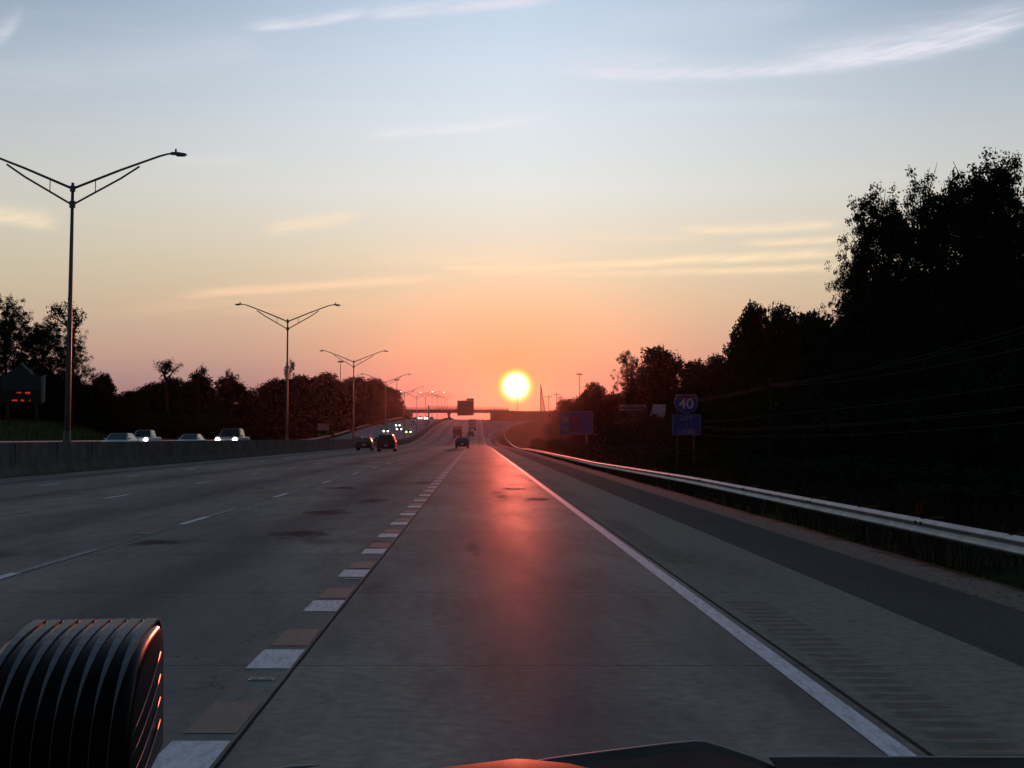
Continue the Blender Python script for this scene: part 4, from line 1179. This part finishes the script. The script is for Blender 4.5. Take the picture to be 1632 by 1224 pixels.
# ------------------------------------------------------------------ vehicles
def paint(name, c, rough=.25): return mat(name, c, rough, spec=.6, var=.04)
CARP = {}
def wheel(bmt, bmr, x, y, r, w):
    s = 1 if x > 0 else -1
    tube(bmt, [(x - s * w, y, r), (x, y, r)], r, 16)
    tube(bmr, [(x, y, r), (x + s * .012, y, r)], r * .62, 12)
def build_vehicle(kind, col, lights='off', glow=.085):
    """rear at -Y, nose at +Y, centred on the origin"""
    r = empty(kind)
    spec = {
        'sedan': dict(L=4.7, W=1.84, belt=.92, roof=1.43, low=.24, hood=.84, trunk=.98, c0=-2.0, c1=1.05, r0=-1.15, r1=.15, wr=.33),
        'suv': dict(L=4.75, W=1.92, belt=1.08, roof=1.76, low=.28, hood=1.0, trunk=1.1, c0=-2.28, c1=1.15, r0=-2.0, r1=.35, wr=.38),
        'pickup_truck': dict(L=5.7, W=2.0, belt=1.15, roof=1.86, low=.36, hood=1.12, trunk=1.08, c0=-.75, c1=1.45, r0=-.6, r1=.75, wr=.41),
    }[kind]
    L, Wd, belt, roof, low = spec['L'], spec['W'], spec['belt'], spec['roof'], spec['low']
    hw = Wd / 2; hl = L / 2
    prof = [(-hl, low + .12), (-hl - .03, .55), (-hl + .02, spec['trunk'] - .12), (-hl + .12, spec['trunk']), (spec['c0'], belt), (spec['c1'], belt), (hl - .45, spec['hood'] - .02), (hl - .12, spec['hood'] - .14), (hl, .6), (hl - .02, low + .1), (hl - .25, low), (-hl + .25, low)]
    bm = bmesh.new(); n = len(prof)
    xs = [(-hw, .90), (-hw * .97, 1.0), (hw * .97, 1.0), (hw, .90)]
    rings = []
    zc = (low + belt) / 2
    for x, k in ((-hw, .86), (-hw * .955, 1.0), (hw * .955, 1.0), (hw, .86)):
        rings.append([bm.verts.new((x, yy * (1 - (1 - k) * .16), zc + (zz - zc) * k)) for yy, zz in prof])
    for a, c in zip(rings, rings[1:]):
        for i in range(n): bm.faces.new((a[i], a[(i + 1) % n], c[(i + 1) % n], c[i]))
    bm.faces.new(rings[0]); bm.faces.new(rings[-1][::-1])
    # cabin
    c0, c1, r0, r1 = spec['c0'], spec['c1'], spec['r0'], spec['r1']; wb, wt = hw * .93, hw * .74
    B = [(-wb, c0, belt - .01), (wb, c0, belt - .01), (wb, c1, belt - .01), (-wb, c1, belt - .01)]; T = [(-wt, r0, roof), (wt, r0, roof), (wt, r1, roof), (-wt, r1, roof)]
    vb = [bm.verts.new(p) for p in B]; vt = [bm.verts.new(p) for p in T]
    fs = [bm.faces.new(vt), bm.faces.new(vb[::-1])] + [bm.faces.new((vb[i], vb[(i + 1) % 4], vt[(i + 1) % 4], vt[i])) for i in range(4)]
    ce = list({e for f in fs for e in f.edges if all(v.co.z > belt + .1 for v in e.verts)})
    bmesh.ops.bevel(bm, geom=ce, offset=.07, segments=2, affect='EDGES', clamp_overlap=True)
    if kind == 'pickup_truck':
        box(bm, -hw * .9, hw * .9, -hl + .14, c0 - .1, belt - .06, belt + .0)
    body = obj('body', bm, col, r, False)
    # glass
    def pane(name, q, inset, out):
        q = [Vector(p) for p in q]; c = sum(q, Vector()) / 4; nrm = (q[1] - q[0]).cross(q[3] - q[0]).normalized()
        if nrm.dot(c - Vector((0, (c0 + c1) / 2, (belt + roof) / 2))) < 0: nrm = -nrm
        bmg = bmesh.new(); pts = [p.lerp(c, inset) + nrm * out for p in q]; vs = [bmg.verts.new(p) for p in pts]; vs2 = [bmg.verts.new(p - nrm * (out + .01)) for p in pts]
        bmg.faces.new(vs)
        for i in range(4): bmg.faces.new((vs[i], vs[(i + 1) % 4], vs2[(i + 1) % 4], vs2[i]))
        obj(name, bmg, M['glass'], r)
    pane('rear_window', (B[0], B[1], T[1], T[0]), .16, .012)
    pane('windscreen', (B[3], B[2], T[2], T[3]), .11, .012)
    for s, (b0, b1, t1, t0) in ((1, (B[1], B[2], T[2], T[1])), (-1, (B[0], B[3], T[3], T[0]))):
        pane('side_window', (b0, b1, t1, t0), .17, .012)
    # wheels
    for x in (-hw + .02, hw - .02):
        for yy in (-hl + .95, hl - .92):
            bt, br = bmesh.new(), bmesh.new(); wheel(bt, br, x, yy, spec['wr'], .22); w_ = obj('wheel', bt, M['tyre'], r); obj('rim', br, M['rim'], w_)
    # lamps, bumper, plate, mirrors
    lm = {'on': M['head'], 'yellow': M['head_yellow'], 'off': M['head_off']}[lights]
    for s in (-1, 1):
        bmh = bmesh.new(); hz = spec['hood'] - .19
        if lights == 'off': box(bmh, s * (hw - .26) - .17, s * (hw - .26) + .17, hl - .1, hl + .012, hz - .07, hz + .07, .03)
        else:
            bmesh.ops.create_uvsphere(bmh, u_segments=14, v_segments=8, radius=glow * 1.5, matrix=Matrix.Translation((s * (hw - .27), hl + .0, hz)))
        obj('headlight', bmh, lm, r)
        bmt = bmesh.new(); tz = spec['trunk'] - .2; box(bmt, s * (hw - .2) - .16, s * (hw - .2) + .13, -hl - .035, -hl + .1, tz - .09, tz + .09, .02); obj('tail_light', bmt, M['tail'], r)
        bmm = bmesh.new(); box(bmm, s * (hw + .02) - .09, s * (hw + .02) + .09, c1 - .35, c1 - .22, belt + .02, belt + .16, .03); obj('mirror', bmm, col, r)
    bmb = bmesh.new(); box(bmb, -hw * .86, hw * .86, -hl - .06, -hl + .1, low + .08, low + .26, .03); box(bmb, -hw * .86, hw * .86, hl - .1, hl + .04, low + .05, low + .22, .03); obj('bumper', bmb, M['trim'], r)
    bmp = bmesh.new(); box(bmp, -.17, .17, -hl - .075, -hl - .062, .56, .70); obj('number_plate', bmp, M['plate'], r)
    return r
def put(o, u, v, Y, head, label, cat, group, opp=False, pitch=True):
    x = P(u, v, Y).x; z = zp(Y) + (OPP if opp else 0)
    sl = (zp(Y + 4) - zp(Y - 4)) / 8
    o.location = (x, Y, z + .003)
    if head: o.rotation_euler = (math.atan(sl), 0, -SL * -1 * -1)
    else: o.rotation_euler = (-math.atan(sl), 0, math.pi - SL * -1)
    tag(o, label, cat, group); return o
red = paint('dark_red_paint', (.085, .012, .012)); black = paint('black_paint', (.02, .018, .02)); white = paint('white_car_paint', (.62, .63, .66)); silver = paint('silver_paint', (.30, .31, .34), .3); grey = paint('grey_paint', (.08, .08, .09)); charc = paint('charcoal_paint', (.035, .035, .04))
G1, G2 = 'vehicles driving away toward the sunset', 'vehicles coming the other way'
put(build_vehicle('suv', red), 617, 719, 170, True, 'dark red boxy vehicle driving away beside the median barrier', 'car', G1)
put(build_vehicle('sedan', black), 582, 717, 186, True, 'low black sedan just left of the dark red vehicle', 'car', G1)
put(build_vehicle('sedan', black), 736.7, 714, 218, True, 'dark sedan alone on the red-lit road ahead', 'car', G1)
put(build_vehicle('suv', charc), 750.5, 695, 478, True, 'small car close behind the pale box truck', 'car', G1)
def pane_v(bm, *a): box(bm, *a)
def build_truck(kind):
    r = empty(kind)
    bm = bmesh.new()
    if kind == 'box_truck':
        box(bm, -1.28, 1.28, -5.5, 2.2, 1.15, 4.0, .06); M['boxw'] = mat('truck_box', (.20, .18, .18), .5, var=.12, vscale=.8); obj('cargo_box', bm, M['boxw'], r)
        bm = bmesh.new(); box(bm, -1.14, -.02, -5.54, -5.505, 1.35, 3.8, .01); obj('rear_door', bm, M['boxd'], r)
        bm = bmesh.new(); box(bm, .02, 1.14, -5.54, -5.505, 1.35, 3.8, .01); obj('rear_door', bm, M['boxd'], r)
        bm = bmesh.new(); box(bm, -1.24, 1.24, -5.54, -5.505, 3.84, 3.96); obj('top_rail', bm, M['plate'], r)
    else:
        box(bm, -1.25, 1.25, -4.6, 1.6, 1.25, 2.5, .05); obj('dump_bed', bm, charc, r)
        bm = bmesh.new()
        rnd = random.Random(2)
        for i in range(40):
            bmesh.ops.create_icosphere(bm, subdivisions=1, radius=rnd.uniform(.25, .5), matrix=Matrix.Translation((rnd.uniform(-.9, .9), rnd.uniform(-4.2, 1.2), rnd.uniform(2.4, 2.95))))
        obj('load', bm, M['tarp'], r)
        bm = bmesh.new(); box(bm, -1.2, 1.2, -4.66, -4.61, 1.3, 2.5, .02); 
        for x in (-1, -.5, 0, .5, 1): box(bm, x - .05, x + .05, -4.72, -4.67, 1.32, 2.48)
        obj('tailgate', bm, black, r)
        bm = bmesh.new(); box(bm, -1.3, 1.3, 1.4, 1.7, 2.5, 3.3, .05); obj('cab_guard', bm, charc, r)
    bm = bmesh.new(); box(bm, -.9, .9, -5.3 if kind == 'box_truck' else -4.5, 4.6, .8, 1.1, .03); obj('chassis', bm, M['trim'], r)
    bm = bmesh.new(); box(bm, -1.15, 1.15, 2.4, 4.4, .9, 2.9, .15); box(bm, -1.05, 1.05, 4.4, 5.4, .9, 1.9, .15); obj('cab', bm, grey, r)
    for x in (-1.22, 1.22):
        for yy in ((-4.2, -2.9, 4.2) if kind == 'box_truck' else (-3.4, -2.1, 4.2)):
            bt, br = bmesh.new(), bmesh.new(); wheel(bt, br, x, yy, .5, .45); w_ = obj('wheel', bt, M['tyre'], r); obj('rim', br, M['rim'], w_)
        e = -5.55 if kind == 'box_truck' else -4.7
        bm = bmesh.new(); box(bm, x * .85 - .12, x * .85 + .12, e, e + .08, .85, 1.02, .01); obj('tail_light', bm, M['tail'], r)
        bm = bmesh.new(); box(bm, x * .8 - .28, x * .8 + .28, e + .15, e + .18, .25, .9); obj('mud_flap', bm, M['trim'], r)
    return r
M['boxd'] = mat('truck_door', (.26, .22, .22), .45, var=.15, vscale=1.2); M['tarp'] = mat('load_tarp', (.16, .14, .15), .8, var=.4, vscale=3)
put(build_truck('dump_truck'), 729.2, 697, 468, True, 'dark loaded truck climbing the far grade left of the box truck', 'truck', G1)
put(build_truck('box_truck'), 753, 688, 556, True, 'tall pale-topped box truck climbing the far grade', 'truck', G1)

O_ = [
    ('sedan', white, 'off', 191, 66, .09, 'white sedan roof showing over the barrier, farthest left'),
    ('pickup_truck', white, 'on', 232, 88, .12, 'white pickup with lit headlights between the two sedan roofs'),
    ('sedan', white, 'off', 304, 80, .09, 'white sedan roof showing alone between the two lit pickups'),
    ('pickup_truck', silver, 'on', 371, 73, .13, 'silver pickup with lit headlights nearest the second lamp post'),
    ('sedan', silver, 'on', 570, 150, .12, 'oncoming car with lit headlight left of the black sedan'),
    ('sedan', white, 'on', 602.5, 168, .12, 'pale oncoming car partly hidden by the dark red vehicle'),
    ('sedan', charc, 'on', 616, 270, .15, 'dark oncoming car with twin headlights left of the stacked pair'),
    ('suv', black, 'on', 637, 281, .16, 'dark oncoming vehicle, lower of the pair on the far grade'),
    ('sedan', charc, 'on', 635, 318, .15, 'dark oncoming vehicle, upper of the pair on the far grade'),
    ('sedan', charc, 'yellow', 652, 265, .17, 'oncoming car with yellow-green headlights near the barrier'),
    ('suv', silver, 'off', 659, 342, .1, 'unlit grey oncoming car higher up the far grade'),
    ('sedan', charc, 'off', 661.5, 452, .12, 'dark oncoming car at the crest left of the glowing lamps'),
    ('suv', charc, 'on', 670, 462, .2, 'oncoming car with small bright lamps at the crest by the gantry post'),
    ('suv', grey, 'on', 680, 458, .3, 'oncoming car with the brightest headlights at the crest beneath the overpass'),
    ('sedan', red, 'off', 688, 470, .12, 'dark red oncoming car at the crest beside the median pier'),
]
for kind, c, li, u, Yo, gl, lab in O_:
    o = build_vehicle(kind, c, li, gl)
    put(o, u, 700, Yo * 1.9, False, lab, 'pickup truck' if kind == 'pickup_truck' else 'car', G2, opp=True)

# ------------------------------------------------------------------ inside our car: dashboard and the ribbed device
M['dash'] = mat('dashboard_vinyl', (.012, .011, .011), .52, spec=.25, var=.15, vscale=60, bump=.03, bscale=500)
M['dash_pale_line'] = mat('dashboard_pale_line', (.5, .5, .52), .5, var=.1)
M['device'] = mat('black_plastic', (.006, .006, .007), .14, spec=.35, var=.1, vscale=40); M['device'].node_tree.nodes['Principled BSDF'].inputs['IOR'].default_value = 1.05
M['device_rib'] = mat('rib_plastic_grey_sheen', (.15, .155, .165), .38, spec=.35, var=.1, vscale=40); M['device_rib'].node_tree.nodes['Principled BSDF'].inputs['IOR'].default_value = 1.10  # sky sheen on the black ribs is put into this grey base colour
def dashboard():
    r = empty('dashboard', (0, .45, 1.2)); O = r.location.copy()
    # pad: far edge rolls over; centre rises into view, shaped to catch red sun glow
    ctl = [(560, 1250), (600, 1240), (680, 1230), (760, 1220), (825, 1212), (890, 1218), (960, 1226), (1040, 1232), (1200, 1238), (1500, 1245)]
    bm = bmesh.new(); rows = []
    YD = .62
    us = [-900, -200, 200, 400, 520] + list(range(560, 1500, 20)) + [1600, 2000, 2600]
    for u in us:
        v = lerp_table(ctl, u) if 560 <= u <= 1500 else 1252
        p = P(u, v, YD); z0 = p.z; row = []
        for k in range(15):
            s = k / 14; yy = YD - .20 + .26 * s
            # convex roll: slope about -20.6 deg at YD
            d = yy - (YD - .075)
            zz = z0 + .5 * .0 - (d * d) / (2 * .26) + (.075 ** 2) / (2 * .26) - 0.0
            if d < -.05: zz = z0 + (.075 ** 2) / (2 * .26) - (.05 ** 2) / (2 * .26) - (-d - .05) * .15
            row.append(bm.verts.new((p.x, yy - O.y, zz - O.z)))
        rows.append(row)
    for a, c in zip(rows, rows[1:]):
        for k in range(14): bm.faces.new((a[k], c[k], c[k + 1], a[k + 1]))
    o = obj('pad', bm, M['dash'], r, True); s = o.modifiers.new('t', 'SOLIDIFY'); s.thickness = .02; s.offset = -1
    # added covers and pale edge lines standing in for reflections in the windscreen
    def panel(pts, y0, y1, nm):
        q = [P(u, v, y1) for u, v in pts]; bmx = bmesh.new()
        lo = 1.16
        poly = [(p.x - O.x, p.z - O.z) for p in q] + [(q[-1].x - O.x, lo - O.z), (q[0].x - O.x, lo - O.z)]
        prism(bmx, poly, 'y', y0 - O.y, y1 - O.y); pn = obj(nm, bmx, M['dash_reflection'], r)
        bmx = bmesh.new(); tube(bmx, [(p.x - O.x, y1 - O.y + .0, p.z - O.z) for p in q], .00045, 6); obj('reflection_edge_line', bmx, M['dash_pale_line'], pn)
    panel([(780, 1226), (880, 1209), (980, 1196), (1060, 1186), (1108, 1181.5), (1124, 1182.5), (1150, 1190), (1200, 1207), (1246, 1226)], .50, .60, 'reflection_cover')
    panel([(1238, 1222), (1225, 1207), (1300, 1206.5), (1640, 1207.5), (1800, 1208)], .44, .598, 'side_reflection_cover')
    # wiper tip lying at the lower left
    bm = bmesh.new(); tube(bm, [P(430, 1228, .6) - O, P(470, 1222.5, .6) - O, P(512, 1219.5, .6) - O], [.0006, .0008, .0002], 6); obj('trim_strip', bm, M['dash_pale_line'], r)
    tag(r, 'dark dashboard top with covers standing in for windscreen reflections along the bottom edge', 'dashboard')
M['dash'].node_tree.nodes['Principled BSDF'].inputs['IOR'].default_value = 1.025
M['dash_reflection'] = mat('windscreen_reflection_grey', (.07, .066, .066), 1.0, spec=.1, var=.15, vscale=80); M['dash_reflection'].node_tree.nodes['Principled BSDF'].inputs['IOR'].default_value = 1.05  # grey of the windscreen reflection, given to the added covers
dashboard()

def device():
    """black ribbed housing: fins run away over its top and down its front, right cheek is slatted"""
    Wb, Db, Hb = .0505, .117, .0520
    r = empty('ribbed_device', (-.1175, .50, CAMH - .0720 - Hb), R(6.4))
    def prof(out=0.0, n=12):
        pts = []
        def arc(cy, cz, rad, a0, a1):
            for i in range(n + 1):
                a = a0 + (a1 - a0) * i / n; pts.append((cy + math.cos(a) * (rad + out), cz + math.sin(a) * (rad + out)))
        for i in range(n + 1):
            a = math.pi - (math.pi / 2) * i / n; e = .80
            pts.append((.098 - abs(math.cos(a)) ** e * (.098 + out), Hb - .0360 + abs(math.sin(a)) ** e * (.0360 + out)))
        arc(Db - .014, Hb - .014, .014, math.pi / 2, 0)
        arc(Db - .006, .006, .006, 0, -math.pi / 2); arc(.006, .006, .006, -math.pi / 2, -math.pi)
        return pts
    bm = bmesh.new()
    secs = [(-Wb, -.0052), (-Wb + .002, -.0015), (-Wb + .006, 0), (-.0060, 0), (-.0038, -.0004), (-.0020, -.0015), (-.0007, -.0032), (0, -.0056)]
    rings = [[bm.verts.new((x, y_, z_)) for y_, z_ in prof(o_)] for x, o_ in secs]
    nn = len(rings[0])
    for a, c in zip(rings, rings[1:]):
        for i in range(nn): bm.faces.new((a[i], a[(i + 1) % nn], c[(i + 1) % nn], c[i]))
    bm.faces.new(rings[0][::-1]); bm.faces.new(rings[-1])
    obj('housing', bm, M['device'], r, True)
    for k in range(8):
        x0 = -Wb + .0020 + k * .00575; bm = bmesh.new()
        pr = prof(-.0004)[:26]; outp = prof(.00055)[:26]
        w = .0047; A = []
        for i in range(26):
            s = max(0, 1 - i / 13.0); wi = w * max(.03, 1 - (s * 1.25) ** .8) * .5; xc = x0 + w * .5 + (.0026 - .0026 * s)
            yi, zi = pr[i]; yo, zo = outp[i]
            A.append([bm.verts.new(p) for p in ((xc - wi, yi, zi), (xc + wi, yi, zi), (xc + wi, yo, zo), (xc - wi, yo, zo))])
        for a, c in zip(A, A[1:]):
            for i in range(4): bm.faces.new((a[i], a[(i + 1) % 4], c[(i + 1) % 4], c[i]))
        bm.faces.new(A[0]); bm.faces.new(A[-1][::-1])
        obj('rib', bm, M['device_rib'], r)
    for k in range(4):
        z = .0090 + k * .0082; bm = bmesh.new()
        tube(bm, [(.0002, .012 + i * .0105, z * (.8 + .2 * i / 8) + .0075 * (i / 8) ** 2.2) for i in range(9)], [.0002 + .0003 * i / 8 for i in range(9)], 6); obj('slat', bm, M['device_rib'], r, True)
    for x in (-.0475, -.0075):
        bm = bmesh.new(); tube(bm, [(x, -.0004, .004), (x, -.0008, .016)], [.0013, .0011], 8); obj('front_pillar', bm, M['device'], r, True)
    for k in range(5):
        bm = bmesh.new(); x = -.046 + k * .0098; tube(bm, [(x, .004, .0005), (x, .060, -.0005)], .0032, 8); obj('foot', bm, M['device'], r, True)
    bm = bmesh.new(); tube(bm, [(-.028, .05, -.020), (-.028, .05, .0)], .009, 12); tube(bm, [(-.028, .05, -.022), (-.028, .05, -.016)], .02, 16); obj('stalk', bm, M['device'], r, True)
    tag(r, 'black ribbed plastic device standing on the dashboard at the lower left', 'gadget')
device()

# ------------------------------------------------------------------ haze
HAZE = True
if HAZE:
    bm = bmesh.new(); box(bm, -2400, 2400, -500, 3000, -40, 60)
    hz = obj('haze', bm, None)
    hm = bpy.data.materials.new('haze_air'); hm.use_nodes = True; nt = hm.node_tree
    for n_ in list(nt.nodes): nt.nodes.remove(n_)
    pv = nt.nodes.new('ShaderNodeVolumePrincipled'); pv.inputs['Density'].default_value = .0000066; pv.inputs['Color'].default_value = (.9, .88, .88, 1); pv.inputs['Anisotropy'].default_value = .93
    ou = nt.nodes.new('ShaderNodeOutputMaterial'); nt.links.new(pv.outputs[0], ou.inputs['Volume'])
    hm.cycles.homogeneous_volume = True if hasattr(hm.cycles, 'homogeneous_volume') else None
    hz.data.materials.append(hm); hz['kind'] = 'stuff'; tag(hz, 'thin sunset haze filling the air over the road', 'haze')
